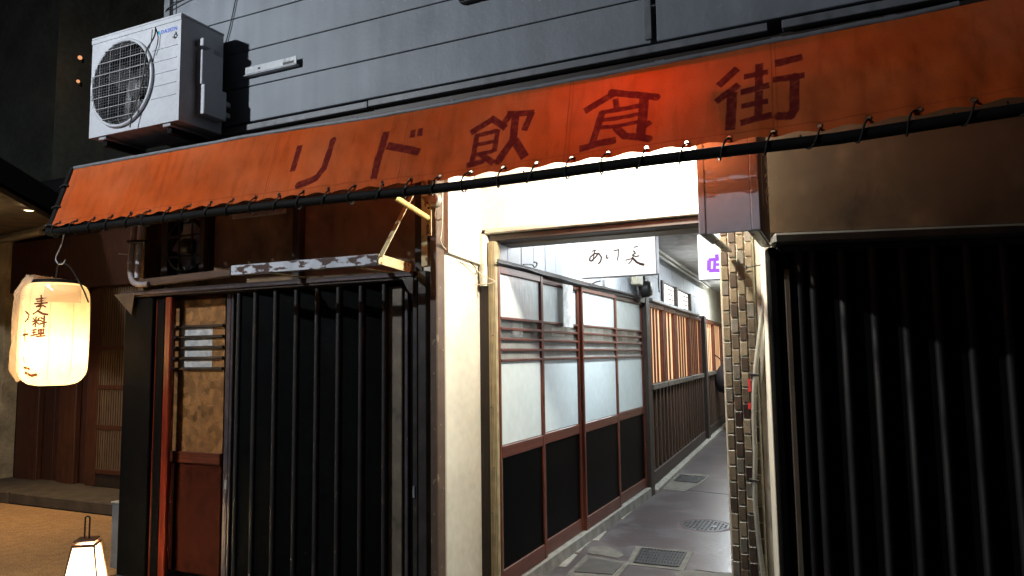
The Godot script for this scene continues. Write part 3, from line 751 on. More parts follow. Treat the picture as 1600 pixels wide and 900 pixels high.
# ---------------------------------------------------------------- the passage
func passage():
	var bld = thing("passage_shell", "grey panelled ceiling and walls enclosing the lit passage", "passage", Vector3(-1.4, 0, -4))
	var zc = -0.31
	while zc > -15.0:
		B(bld, "ceiling_panel", -2.6, -0.2, 2.75, 2.79, zc - 0.905, zc, M.ceiling_panel, 0.004)
		zc -= 0.91
	B(bld, "roof_deck", -3.2, -0.2, 2.80, 2.9, -16.0, -0.305, M.trim_grey)
	B(bld, "right_wall", -0.60, -0.30, 0.0, 2.75, -3.75, -0.13, M.board_grey)
	# --- shop with four sliding doors
	var x = -1.985
	var zs = [-0.015, PX(846, 620, x).z, PX(907, 600, x).z, PX(962, 590, x).z, PX(1006, 580, x).z]
	var t = thing("sliding_door_shop", "shop front of four red framed sliding doors with white panels", "shop", Vector3(x, 0, -1.8))
	for i in 4:
		var a: float = zs[i]; var b: float = zs[i + 1]
		var xo = x + (0.012 if i % 2 == 0 else -0.012)
		var d = B(t, "sliding_door", xo - 0.012, xo + 0.004, 0.20, 0.862, b + 0.03, a - 0.03, M.black_panel, 0.002)
		B(d, "stile", xo - 0.02, xo + 0.016, 0.10, 2.06, b, b + 0.042, M.red_wood, 0.004)
		B(d, "stile", xo - 0.02, xo + 0.016, 0.10, 2.06, a - 0.030, a - 0.002, M.red_wood, 0.004)
		B(d, "finger_pull", xo + 0.0165, xo + 0.0195, 1.14, 1.22, b + 0.014, b + 0.030, M.eyelet, 0.001)
		B(d, "top_rail", xo - 0.02, xo + 0.014, 2.012, 2.06, b + 0.043, a - 0.031, M.red_wood_along, 0.004)
		B(d, "lock_rail", xo - 0.02, xo + 0.014, 0.865, 0.94, b + 0.043, a - 0.031, M.red_wood_along, 0.004)
		B(d, "bottom_rail", xo - 0.02, xo + 0.014, 0.10, 0.20, b + 0.043, a - 0.031, M.red_wood_along, 0.004)
		B(d, "white_panel", xo - 0.010, xo + 0.002, 0.942, 1.462, b + 0.043, a - 0.031, M.white_panel, 0.002)
		B(d, "upper_pane", xo - 0.006, xo - 0.002, 1.73, 2.010, b + 0.043, a - 0.031, M.ripple_glass, 0.0)
		B(d, "clear_pane", xo - 0.006, xo - 0.002, 1.60, 1.729, b + 0.043, a - 0.031, M.clear_glass, 0.0)
		B(d, "frosted_pane", xo - 0.006, xo - 0.002, 1.464, 1.599, b + 0.043, a - 0.031, M.frosted_glass, 0.0)
		for yy in [1.730, 1.666, 1.600, 1.532, 1.466]:
			B(d, "slat", xo - 0.001, xo + 0.018, yy - 0.009, yy + 0.009, b + 0.043, a - 0.031, M.red_wood_along, 0.003)
	B(t, "lintel", x - 0.05, x + 0.03, 2.063, 2.10, zs[4], zs[0], M.dark_wood_along, 0.004)
	B(t, "sill", x - 0.04, x + 0.045, 0.0, 0.098, zs[4], zs[0], M.concrete_light, 0.006)
	# pale boards above the doors
	var zz: float = zs[0]
	while zz > zs[4] + 0.02:
		var w = 0.215
		B(t, "wall_board", x - 0.02, x - 0.004 + rng.randf_range(-0.002, 0.002), 2.102, 2.75, maxf(zz - w + 0.004, zs[4]), zz, M.passage_board, 0.003)
		zz -= w
	B(t, "corner_post", x - 0.05, x + 0.045, 0.0, 2.75, zs[4] - 0.15, zs[4] - 0.004, M.dark_wood, 0.005)
	# room behind the glass
	B(t, "room_wall", -2.92, -2.86, 0.0, 2.7, zs[4], -0.12, M.wall_beige)
	for q in [[-0.35, 1.62, 0.16, 0.10], [-1.05, 1.64, 0.26, 0.08], [-2.0, 1.63, 0.3, 0.09], [-2.9, 1.62, 0.2, 0.1]]:
		B(t, "shelf_card", x - 0.034, x - 0.030, q[1], q[1] + q[3], q[0] - q[2], q[0], M.paper_white, 0.0)
	# --- latticed shop further in, on a slight bend
	frame = Transform3D(Basis(Vector3.UP, atan2(0.38, 7.62)), Vector3(-2.02, 0, -3.73))
	t = thing("lattice_shop", "dark boarded shop front with amber lit lattice windows", "shop", frame * Vector3(0, 0, -2.5))
	lattice_front(t, -0.06, -4.62, [[-0.25, -1.15], [-1.19, -2.02], [-2.06, -3.28], [-3.32, -4.58]], 0.18)
	B(t, "post", -0.06, 0.06, 0.0, 2.12, -5.05, -4.80, M.dark_wood, 0.005)
	B(t, "flashing", -0.02, 0.09, 2.075, 2.105, -4.0, -0.12, M.galvanised, 0.004)
	B(t, "upper_wall", -0.08, -0.03, 2.42, 2.75, -5.0, -0.02, M.board_grey)
	B(t, "upper_wall", -0.08, -0.03, 2.106, 2.418, -1.30, -0.02, M.board_grey)
	B(t, "upper_wall", -0.08, -0.03, 2.106, 2.418, -5.0, -3.80, M.board_grey)
	var w2 = B(t, "high_window", -0.07, -0.05, 2.13, 2.40, -3.78, -1.32, M.window_white, 0.0)
	for zq in [-1.34, -2.42, -3.74]: B(w2, "mullion", -0.048, 0.0, 2.108, 2.416, zq - 0.06, zq + 0.05, M.dark_wood, 0.003)
	for zq in [-1.95, -3.30]:
		for k in 4: B(w2, "glazing_bar", -0.049, -0.03, 2.15 + k * 0.065, 2.16 + k * 0.065, zq - 0.30, zq + 0.10, M.lattice_wood, 0.001)
	B(w2, "window_sill", -0.045, 0.02, 2.106, 2.126, -3.78, -1.32, M.dark_wood_along, 0.002)
	var t3 = thing("far_lattice_shop", "farther boarded shop with finer amber lattice, deepest in passage", "shop", frame * Vector3(0, 0, -7))
	lattice_front(t3, -5.06, -9.2, [[-5.15, -6.4], [-6.44, -7.8], [-7.84, -9.1]], 0.2, -0.020, 0.12)
	B(t3, "upper_wall", -0.08, -0.03, 2.106, 2.75, -9.2, -5.01, M.white_moulding)
	B(t3, "end_wall", -0.2, 2.2, 0.0, 2.75, -9.6, -9.4, M.white_moulding)
	B(bld, "right_wall", 1.30, 1.45, 0.0, 2.75, -9.4, 0.0, M.white_moulding)
	# pale kerb strip along the foot of the shops
	B(bld, "kerb", -0.02, 0.10, 0.0, 0.05, -9.2, -0.02, M.concrete_light, 0.008)
	frame = Transform3D()
	# a dark bundle that shows past the pillar
	var wf = Transform3D(Basis(Vector3.UP, atan2(0.38, 7.62)), Vector3(-2.02, 0, -3.73))
	var bp = PP(1133.5, 590, wf * Vector3(0.20, 0, 0), wf.basis.x)
	var bag = thing("cloth_bundle", "dark rounded cloth bundle hanging on the passage wall past the pillar", "bundle", bp)
	put(bag, "sack", lathe_mesh([Vector2(0.0, -0.30), Vector2(0.13, -0.27), Vector2(0.20, -0.12), Vector2(0.19, 0.06), Vector2(0.11, 0.20), Vector2(0.03, 0.30)], 20), M.dark_cloth, Transform3D(Basis(), bp))
	pipe(bag, "strap", [bp + Vector3(0, 0.28, 0), bp - wf.basis.x * 0.2 + Vector3(0, 0.45, 0)], 0.012, M.dark_cloth, 6)
	# fluorescent fittings on the ceiling
	var spots = [[-1.35, -1.75, 1.15], [-1.25, -5.2, 0.9], [-1.75, -9.2, 1.6]]
	var names = ["white fluorescent ceiling light just inside the entrance", "white fluorescent ceiling light above the lattice windows", "white fluorescent ceiling light near the passage end"]
	for i in 3:
		var p = Vector3(spots[i][0], 2.70, spots[i][1])
		var l = thing("fluorescent_light", names[i], "ceiling light", p, "fluorescent lights of the passage")
		B(l, "housing", p.x - 0.06, p.x + 0.06, 2.705, 2.749, p.z - 0.6, p.z + 0.6, M.casing_white)
		pipe(l, "tube", [p + Vector3(0, -0.015, -0.57), p + Vector3(0, -0.015, 0.57)], 0.014, glow("tube_glow_%d" % i, lin(0.90, 0.97, 1.0), 90.0), 10)
		var al = AreaLight3D.new(); al.name = "light"
		l.add_child(al); al.global_position = p + Vector3(0, -0.035, 0)
		al.rotation_degrees.x = -90
		al.area_size = Vector2(0.06, 1.15); al.light_color = s(lin(0.88, 0.97, 1.0)); al.light_energy = spots[i][2] * 5.5
		al.area_range = 20.0; al.shadow_enabled = true

func lattice_front(t: Node3D, za: float, zb: float, panels: Array, pitch: float, proud := -0.008, wide := 0.14):
	# low wall of upright boards with cover strips
	var z = za
	while z > zb + 0.01:
		var e = maxf(z - 0.235, zb)
		B(t, "plank", -0.03, -0.004 + rng.randf_range(-0.004, 0.002), 0.08, 1.085, e + 0.002, z - 0.002, M.plank_brown, 0.003)
		B(t, "batten", -0.002, 0.022, 0.20, 1.085, e - 0.018, e + 0.018, M.plank_brown, 0.004)
		z -= 0.235
	B(t, "base_board", -0.002, 0.03, 0.055, 0.195, zb, za, M.dark_wood_along, 0.004)
	for p in panels:
		var w = B(t, "lattice_window", -0.035, -0.028, 1.15, 2.02, p[1] + 0.01, p[0] - 0.01, M.amber_paper, 0.0)
		B(w, "window_sill", -0.03, 0.05, 1.088, 1.148, p[1], p[0], M.plywood_grey, 0.004)
		B(w, "head_rail", -0.03, 0.03, 2.02, 2.07, p[1], p[0], M.red_wood_along, 0.004)
		B(w, "stile", -0.027, 0.022, 1.15, 2.018, p[0] - 0.05, p[0], M.red_wood, 0.003)
		B(w, "stile", -0.027, 0.022, 1.15, 2.018, p[1], p[1] + 0.05, M.red_wood, 0.003)
		var n = int((p[0] - p[1] - 0.14) / pitch)
		var st: float = (p[0] - p[1] - 0.14) / n
		for k in range(1, n):
			var zc: float = p[0] - 0.07 - k * st
			B(w, "slat", -0.027, proud, 1.15, 2.018, zc - pitch * wide, zc + pitch * wide, M.red_wood, 0.003)
		B(w, "slat", -0.027, -0.012, 1.15, 2.018, p[0] - 0.07 - st * 0.3, p[0] - 0.072, M.red_wood, 0.003)

func passage_signs():
	# hanging light box with brush lettering
	var z = -1.2
	var a = PZ(905, 370, z); var b = PZ(1026, 428, z)
	var t = thing("hanging_sign", "white glowing light box sign with brush lettering hung in passage", "sign", Vector3((a.x + b.x) / 2, b.y, z))
	sign_box(t, a.x, b.x, b.y, a.y + 0.012, z, func(im: Image, tt: Callable, k: float):
		var c = s(lin(0.05, 0.028, 0.022))
		var st = []
		for q in [[5, 312, 362, 350, 350], [5, 338, 350, 330, 400, 318, 470], [7, 378, 385, 345, 430, 300, 472, 280, 462, 288, 430, 335, 388, 385, 392, 412, 430, 402, 475, 380, 500],
				[6, 470, 405, 466, 430, 472, 442, 484, 436], [5, 548, 358, 602, 345], [5, 598, 346, 594, 420, 584, 462],
				[7, 765, 362, 775, 372], [6, 755, 402, 784, 384], [6, 752, 408, 788, 422, 822, 414], [5, 678, 462, 740, 446], [5, 760, 420, 740, 468, 710, 502], [10, 752, 438, 800, 486, 838, 504], [12, 836, 503, 870, 511], [5, 770, 318, 806, 310]]:
			var o = [q[0] / 6.92 * 2.3]
			for i in range(1, q.size(), 2): o += [880 + q[i] / 6.92, 340 + q[i + 1] / 6.92]
			st.append(o)
		write(im, st, tt, k, c, true), 1.35)
	bar(t, "hanger", Vector3(a.x + 0.08, a.y + 0.012, z - 0.05), Vector3(a.x + 0.08, 2.75, z - 0.05), 0.012, 0.012, M.cable_black, Vector3(1, 0, 0))
	bar(t, "hanger", Vector3(b.x - 0.08, a.y + 0.012, z - 0.05), Vector3(b.x - 0.08, 2.75, z - 0.05), 0.012, 0.012, M.cable_black, Vector3(1, 0, 0))
	z = -2.6
	a = PZ(1089, 368, z); b = PZ(1125, 436, z)
	var xr = b.x + 0.22
	t = thing("purple_sign", "white glowing sign with purple lettering, partly hidden by tiled pillar", "sign", Vector3((a.x + xr) / 2, b.y, z))
	sign_box(t, a.x, xr, b.y, a.y + 0.01, z, func(im: Image, tt: Callable, k: float):
		var st = []
		for q in [[24, 770, 240, 775, 292], [22, 685, 298, 900, 280], [26, 692, 300, 690, 408], [24, 690, 408, 900, 400], [20, 752, 292, 745, 402], [18, 762, 346, 830, 342], [24, 890, 285, 890, 405]]:
			var o = [q[0] / 6.43 * 1.5]
			for i in range(1, q.size(), 2): o += [1000 + q[i] / 6.43, 360 + q[i + 1] / 6.43]
			st.append(o)
		write(im, st, tt, k, s(lin(0.30, 0.03, 0.80))), 1.35)
	bar(t, "hanger", Vector3(a.x + 0.1, a.y + 0.01, z - 0.05), Vector3(a.x + 0.1, 2.75, z - 0.05), 0.012, 0.012, M.cable_black, Vector3(1, 0, 0))

func sign_box(t: Node3D, x0: float, x1: float, y0: float, y1: float, z: float, print_: Callable, strength: float):
	var W = 512; var H = int(512 * (y1 - y0) / (x1 - x0))
	var im = Image.create(W, H, false, Image.FORMAT_RGB8); im.fill(Color(1, 0.995, 0.98))
	var tt = func(px, py):
		var p = PZ(px, py, z)
		return Vector2((p.x - x0) / (x1 - x0) * W, (y1 - p.y) / (y1 - y0) * H)
	var pm: float = (tt.call(1001, 400) - tt.call(1000, 400)).length()
	print_.call(im, tt, pm)
	B(t, "case", x0, x1, y0, y1, z - 0.10, z - 0.004, M.casing_white, 0.008)
	var m = StandardMaterial3D.new(); m.resource_name = "sign_face"
	m.albedo_color = Color(0.15, 0.15, 0.15); m.emission_enabled = true; m.emission = Color(0, 0, 0); m.emission_texture = ImageTexture.create_from_image(im); m.emission_energy_multiplier = strength
	m.emission = Color(1, 1, 1); m.emission_operator = BaseMaterial3D.EMISSION_OP_MULTIPLY
	var st = SurfaceTool.new(); st.begin(Mesh.PRIMITIVE_TRIANGLES)
	var e = 0.004
	face(st, [Vector3(x0 + e, y0 + e, z), Vector3(x1 - e, y0 + e, z), Vector3(x1 - e, y1 - e, z), Vector3(x0 + e, y1 - e, z)], Vector3(0, 0, 1), [Vector2(0, 1), Vector2(1, 1), Vector2(1, 0), Vector2(0, 0)])
	put(t, "sign_face", st.commit(), m)
	var al = AreaLight3D.new(); al.name = "light"
	t.add_child(al); al.global_position = Vector3((x0 + x1) / 2, (y0 + y1) / 2, z + 0.01)
	al.rotation_degrees.y = 180
	al.area_size = Vector2(x1 - x0, y1 - y0); al.light_energy = 0.25; al.area_range = 10; al.shadow_enabled = true

# ---------------------------------------------------------------- tiled pillar and right hand shop
func tiled_pillar():
	var xl = PZ(1135, 650, 0).x; var xr = PZ(1187, 650, 0).x; var xe = PZ(1210, 650, 0).x
	var t = thing("tiled_pillar", "pillar faced with small upright brown tiles beside the passage", "pillar", Vector3((xl + xr) / 2, 0, 0))
	B(t, "core", xl - 0.006, xr + 0.004, 0.0, 2.30, -0.12, -0.004, M.mortar, 0.005)
	B(t, "white_strip", xr + 0.005, xe + 0.05, 0.0, 2.30, -0.12, -0.012, M.stained_strip, 0.006)
	var tones = [lin(0.20, 0.165, 0.11), lin(0.12, 0.095, 0.066), lin(0.25, 0.21, 0.145), lin(0.075, 0.056, 0.042), lin(0.165, 0.15, 0.125), lin(0.036, 0.020, 0.017)]
	var ms = []
	for i in 6: ms.append(mat("tile_%d" % i, tones[i] * 1.45, 0.38, "grit", 2.5, 0.0, "bumps", 0.5))
	var cw = (xr - xl) / 4.0; var rh = 0.0815
	for c in 4:
		var y = 0.012 - (0.5 if c % 2 == 1 else 0.0) * rh
		while y < 2.15:
			var y0 = maxf(y, 0.008); var y1 = y + rh - 0.0085
			if y1 - y0 > 0.02:
				var r = rng.randf()
				var k = 5 if r < 0.09 else rng.randi_range(0, 4)
				var x = xl + c * cw + 0.003
				var o = put(t, "tile", block_mesh(Vector3(cw - 0.008, y1 - y0, 0.012), 0.002), ms[k], Transform3D(Basis(Vector3(0, 0, 1), rng.randf_range(-0.008, 0.008)) * Basis(Vector3(0, 1, 0), rng.randf_range(-0.02, 0.02)), Vector3(x + (cw - 0.006) / 2 + 0.0, (y0 + y1) / 2, rng.randf_range(-0.003, 0.0))))
			y += rh
	# ribbed hose
	var h = thing("ribbed_conduit", "pale ribbed flexible conduit running down the tiled pillar", "conduit", PZ(1192, 899, 0.03))
	var pts = []
	for p in [[1200, 420], [1194, 470], [1186, 530], [1179.5, 590], [1178, 650], [1180, 710], [1179.5, 770], [1184, 830], [1192, 895], [1199, 960]]: pts.append(PZ(p[0], p[1], 0.022))
	var fine = smooth_path(pts, 40)
	var loc = []
	for p in fine: loc.append(p - pts[0])
	put(h, "hose", tube_mesh(loc, 0.0135, 10, false, true, 0.0028), M.conduit_white, Transform3D(Basis(), pts[0]))
	pipe(h, "black_lead", smooth_path([PZ(1211, 380, 0.05), PZ(1207, 398, 0.04), PZ(1200.5, 420, 0.022)], 6), 0.0125, M.conduit_black, 8)
	for py in [750, 585]:
		var p = PZ(1179, py, 0.022)
		bar(h, "clip", p + Vector3(-0.026, 0.002, 0), p + Vector3(0.024, -0.004, 0), 0.012, 0.032, M.conduit_black, Vector3(0, 1, 0))
	var k = thing("wall_hook", "black iron hook sticking out from the tiled pillar top", "hook", PZ(1190, 414, 0.02))
	pipe(k, "shank", [PZ(1194, 413, 0.012), PZ(1180, 415.5, 0.05), PZ(1166, 418.5, 0.07)], 0.0035, M.iron_black, 6)
	pipe(k, "tip", [PZ(1166, 415, 0.07), PZ(1166, 421, 0.07)], 0.005, M.iron_black, 6)
	for q in [[1171, 592, 612], [1171, 629, 639]]:
		var a = PZ(q[0] - 2.5, q[1], 0.008); var b = PZ(q[0] + 2.5, q[2], 0.008)
		var o = B(self, "red_sticker", a.x, b.x, a.y, b.y, 0.0075, 0.009, M.red_cord, 0.0)
		tag(o, "larger red sticker on the tiles beside the conduit" if q[1] < 610 else "smaller red sticker on the tiles beside the conduit", "sticker")

var rs_frame := Transform3D()
func RL(px: float, py: float, out := 0.0) -> Vector3:
	var n = rs_frame.basis.z
	return rs_frame.affine_inverse() * PP(px, py, rs_frame.origin + n * out, n)
func right_shop():
	rs_frame = Transform3D(Basis(Vector3.UP, deg_to_rad(15.0)), Vector3(-0.345, 0, 0.20))
	frame = rs_frame
	var t = thing("shuttered_shop", "black shuttered shop front under a stained beige wall", "shop", frame.origin)
	var yt = RL(1400, 357.5).y; var yb = RL(1400, 375.5).y
	B(t, "upper_wall", 0.004, 2.4, yt + 0.002, 2.94, -0.10, 0.0, M.wall_beige, 0.004)
	B(t, "header", 0.03, 2.4, yb, yt, -0.10, 0.028, M.header_grey, 0.012)
	B(t, "side_wall", -0.0, 0.05, 0.0, 2.94, -0.6, -0.101, M.cream_wall)
	var a = RL(1212, 650).x; var b = RL(1226, 650).x; var c = RL(1236, 650).x
	B(t, "jamb", a, b - 0.002, 0.0, yb - 0.01, -0.09, 0.0, M.shutter_black, 0.006)
	B(t, "jamb", b, c, 0.0, yb - 0.01, -0.09, -0.012, M.shutter_black, 0.006)
	B(t, "wood_strip", c + 0.002, RL(1245.5, 650).x, 0.0, RL(1230, 420).y, -0.06, -0.006, M.beige_strip, 0.004)
	B(t, "rear_wall", 0.06, 2.4, 0.0, yb, -0.35, -0.30, M.plywood)
	frame = Transform3D()
	var sh = thing("black_shutter", "black folding shutter drawn fully across the front under beige wall", "shutter", rs_frame * Vector3(0.9, 0, 0))
	frame = rs_frame
	var xs = []
	for p in [1262, 1284, 1331, 1380, 1430, 1480, 1533, 1592]: xs.append(RL(p, 640).x)
	while xs[-1] < 2.2: xs.append(xs[-1] + 0.165)
	for i in xs.size():
		pipe(sh, "rib", [Vector3(xs[i], 0.02, -0.040), Vector3(xs[i], yb - 0.02, -0.040)], 0.021, M.shutter_rib, 12)
		if i < xs.size() - 1:
			var xm: float = xs[i] + (xs[i + 1] - xs[i]) * 0.5
			var dz = rng.randf_range(-0.014, 0.014)
			bar(sh, "leaf", Vector3(xs[i] + 0.004, yb / 2, -0.044), Vector3(xm, yb / 2, -0.085 + dz), yb - 0.06, 0.008, M.shutter_black, Vector3(0, 1, 0))
			bar(sh, "leaf", Vector3(xm + 0.001, yb / 2, -0.085 + dz), Vector3(xs[i + 1] - 0.004, yb / 2, -0.044), yb - 0.06, 0.008, M.shutter_black, Vector3(0, 1, 0))
	frame = Transform3D()

func box_sign():
	var zf = 0.715
	var xl = PZ(1089.5, 300, zf).x; var xr = PZ(1186.5, 300, zf).x
	var yb = (PZ(1090, 366, zf).y + PZ(1186, 359.5, zf).y) / 2
	var yt = 2.64
	var t = thing("box_sign", "projecting grey box sign with dark red lettered side above tiled pillar", "sign", Vector3((xl + xr) / 2, yb, 0.2))
	var zb = 0.03
	var xi = PZ(1102, 330, zf).x; var xj = PZ(1173, 330, zf).x
	B(t, "front_panel", xi + 0.002, xj, yb, yt, zf - 0.02, zf - 0.004, M.sign_grey, 0.002)
	B(t, "front_trim", xl, xi, yb, yt, zf - 0.02, zf, M.sign_grey, 0.004)
	B(t, "front_trim", xj + 0.001, xr, yb, yt, zf - 0.02, zf, M.sign_grey, 0.004)
	B(t, "left_side", xl, xl + 0.012, yb, yt, 0.37, zf - 0.021, M.sign_grey, 0.003)
	B(t, "top_panel", xl, xr, yt + 0.001, yt + 0.012, 0.37, zf, M.sign_grey, 0.003)
	B(t, "bottom_rail", xl + 0.013, xl + 0.05, yb, yb + 0.012, zb, zf - 0.021, M.sign_frame, 0.002)
	B(t, "bottom_rail", xr - 0.06, xr - 0.014, yb, yb + 0.012, zb + 0.1, zf - 0.021, M.sign_frame, 0.002)
	for q in [[0.032, 0.25], [0.032, 0.45], [0.22, 0.6]]:
		put(t, "screw", lathe_mesh([Vector2(0.0, -0.003), Vector2(0.006, -0.002), Vector2(0.006, 0.002)], 8), M.iron_black, Transform3D(Basis(), Vector3(xl + q[0], yb, q[1])))
	B(t, "back_plate", xl + 0.013, xr - 0.013, yb + 0.10, yt, 0.37, 0.38, M.sign_frame, 0.002)
	# lettered side
	var W = 256; var H = int(256 * (yt - yb) / (zf - 0.28))
	var im = Image.create(W, H, false, Image.FORMAT_RGB8); im.fill(s(lin(0.075, 0.010, 0.010)))
	var nn = noise(0.03, 63, 4)
	for y in H:
		for x in W:
			var k = 1.0 + 0.5 * nn.get_noise_2d(x, y)
			im.set_pixel(x, y, s(lin(0.075 * k, 0.010 * k, 0.010 * k)))
	var z0 = zf; var z1 = 0.28
	var tt = func(px, py):
		var p = PX(px, py, xr)
		return Vector2((z0 - p.z) / (z0 - z1) * W, (yt - p.y) / (yt - yb) * H)
	var white = s(lin(0.82, 0.78, 0.72))
	var st = []
	for q in [[9, 378, 288, 382, 420, 386, 470], [7, 386, 470, 390, 545], [6, 402, 292, 398, 330, 410, 352], [6, 412, 300, 404, 350, 414, 385], [6, 398, 400, 412, 385, 418, 420], [6, 405, 420, 416, 440, 402, 490], [6, 418, 470, 404, 520, 412, 545], [6, 420, 500, 414, 600]]:
		var o = [q[0] / 3.46 * 5.5]
		for i in range(1, q.size(), 2): o += [1080 + q[i] / 3.46, 160 + q[i + 1] / 3.46]
		st.append(o)
	for q in st:
		for i in range(1, q.size() - 3, 2): stroke(im, tt.call(q[i], q[i + 1]), tt.call(q[i + 2], q[i + 3]), q[0], white, true)
	var m = StandardMaterial3D.new(); m.resource_name = "lettered_side"; m.albedo_texture = ImageTexture.create_from_image(im); m.roughness = 0.5
	var s2 = SurfaceTool.new(); s2.begin(Mesh.PRIMITIVE_TRIANGLES)
	B(t, "right_side", xr - 0.012, xr - 0.001, yb, yt, 0.28, zf - 0.021, M.sign_frame, 0.002)
	face(s2, [Vector3(xr, yb, zf - 0.021), Vector3(xr, yb, z1), Vector3(xr, yt, z1), Vector3(xr, yt, zf - 0.021)], Vector3(1, 0, 0), [Vector2(0.04, 1), Vector2(1, 1), Vector2(1, 0), Vector2(0.04, 0)])
	put(t, "lettered_side", s2.commit(), m)

# ---------------------------------------------------------------- neighbouring wooden house
func neighbour():
	var zw = -1.45
	var t = thing("wooden_house", "dark wooden house front behind the lantern", "house", Vector3(-7.5, 0, zw))
	var x = -13.0; var i = 0
	var xe = -4.9
	while x < xe:
		var w = 0.19 + 0.03 * sin(i * 2.3)
		B(t, "wall_board", x, x + w - 0.006, 0.12, 3.0, zw - 0.03, zw + 0.006 * sin(i * 1.7), M.house_wood, 0.004)
		x += w; i += 1
	B(t, "backing_wall", -13, xe, 0.0, 3.1, zw - 0.12, zw - 0.034, M.house_wood)
	for p in [[26, 60], [92, 118], [136, 148]]:
		B(t, "post", PZ(p[0], 640, zw + 0.08).x, PZ(p[1], 640, zw + 0.08).x, 0.12, 2.6, zw + 0.012, zw + 0.08, M.house_post, 0.006)
	# lattice door: frame, rails and thin slats
	var zl = zw + 0.10
	var a = PZ(152, 600, zl).x; var b = PZ(214, 600, zl).x
	var d = B(t, "lattice_door", a, b, 0.14, 2.35, zw + 0.03, zw + 0.05, M.plywood, 0.0)
	for k in 17:
		var xx = lerpf(a + 0.03, b, k / 16.0)
		B(d, "slat", xx - 0.007, xx + 0.007, PZ(170, 738, zl).y, PZ(170, 445, zl).y, zl - 0.015, zl, M.lattice_wood, 0.002)
	for py in [543, 605, 668, 738]:
		var yy = PZ(170, py, zl).y
		B(d, "rail", a, b, yy - 0.025, yy + 0.025, zl - 0.03, zl + 0.006, M.house_post, 0.003)
	B(d, "stile", a - 0.03, a + 0.02, 0.14, 2.35, zl - 0.03, zl + 0.008, M.house_post, 0.003)
	B(t, "lower_panel", a - 0.02, b, 0.13, PZ(170, 740, zl).y, zw + 0.05, zl - 0.01, M.dark_wood)
	B(t, "cream_panel", -13, PZ(8, 500, zw + 0.2).x, 0.12, PZ(4, 378, zw + 0.2).y, zw + 0.02, zw + 0.2, M.cream_plaster, 0.004)
	# eave: soffit, bright beam, dark roof
	var ys = 3.0
	var pts = []
	for p in [[-160, 228], [0, 300], [84, 346], [82, 352], [60, 362], [0, 374], [-160, 402]]: pts.append(PY(p[0], p[1], ys))
	sheet(t, "soffit", pts, 0.05, M.soffit_plaster)
	var c0 = PY(70, 359, ys); var c1 = PY(-60, 386, ys)
	bar(t, "eave_beam", c0 + Vector3(0, -0.04, 0.03), c1 + Vector3(0, -0.04, 0.03), 0.05, 0.06, M.beam_cream, Vector3(0, 1, 0))
	var up = []
	for p in [[-260, 190], [0, 296], [100, 348], [100, 366], [-260, 440]]: up.append(PY(p[0], p[1], ys) + Vector3(0, 0.06, 0))
	sheet(t, "roof", up, 0.22, M.roof_tile)
	B(t, "roof_ridge", -13, -5.6, 3.12, 3.8, zw - 0.6, zw - 0.2, M.roof_tile, 0.05)
	B(t, "dark_header", -13, xe, 2.32, 2.93, zw + 0.001 + 0.08, zw + 0.16, M.house_wood, 0.004)
	var st = thing("stone_step", "low dark stone step before the wooden house", "step", Vector3(-7.2, 0, -1.1))
	var se = PY(160, 812, 0.0)
	B(st, "step_block", -12.5, -8.15, 0.0, 0.13, zw, -0.80, M.step_stone, 0.015)
	B(st, "step_block", -8.14, -5.0, 0.0, 0.125, zw, -0.81, M.step_stone, 0.015)
	var cb = thing("concrete_block", "grey concrete block with lit top painted pale beside the shop jamb", "block", PZ(181, 890, 0.36))
	B(cb, "body", PZ(172.5, 850, 0.36).x, PZ(196, 850, 0.36).x, 0.0, PZ(180, 787, 0.36).y, 0.16, 0.36, M.trim_grey, 0.006)
	B(cb, "cap", PZ(171.5, 850, 0.36).x, PZ(196, 850, 0.36).x, PZ(180, 786.5, 0.36).y, PZ(180, 784, 0.36).y, 0.15, 0.366, M.white_moulding, 0.003)  # pale cap: light on the block top put into its colour
	# recessed downlight
	var dp = PY(45, 328, ys)
	var l = thing("downlight", "small warm downlight glowing in the house eave", "lamp", dp)
	put(l, "trim_ring", lathe_mesh([Vector2(0.045, -0.004), Vector2(0.06, -0.012), Vector2(0.065, 0.0)], 18), M.beam_cream, Transform3D(Basis(), dp))
	put(l, "lens", lathe_mesh([Vector2(0.0, -0.010), Vector2(0.03, -0.010), Vector2(0.045, -0.003)], 18), glow("downlight_glow", lin(1.0, 0.80, 0.48), 5.0), Transform3D(Basis(), dp))
	var sp = SpotLight3D.new(); sp.name = "light"
	l.add_child(sp); sp.global_position = dp + Vector3(0, -0.03, 0); sp.rotation_degrees.x = -90
	sp.spot_angle = 40; sp.spot_range = 12; sp.light_energy = 5.5; sp.light_color = s(lin(1.0, 0.70, 0.38)); sp.light_size = 0.04; sp.shadow_enabled = true
	var ep = PY(-110, 322, ys) + Vector3(0, -0.10, 0)
	var el = thing("eave_bulb", "warm bulb under the eave left of the downlight", "lamp", ep)
	put(el, "socket", lathe_mesh([Vector2(0.02, 0.03), Vector2(0.025, 0.10)], 12), M.beam_cream, Transform3D(Basis(), ep))
	bulb(el, ep, 0.04, lin(1.0, 0.72, 0.40), 0.22, 0.04, 5.0)
	# dark building far behind and its two little lamps
	var f = thing("far_building", "tall dark plain building beyond the wooden house roof", "building", Vector3(-15, 0, -7))
	B(f, "wall", -24, PZ(88, 120, -6.0).x, 0, 11, -9, -6.0, M.far_wall)
	B(f, "annex", PZ(88, 120, -6.0).x + 0.01, -7.5, 0, 11, -9.5, -7.2, M.far_wall)
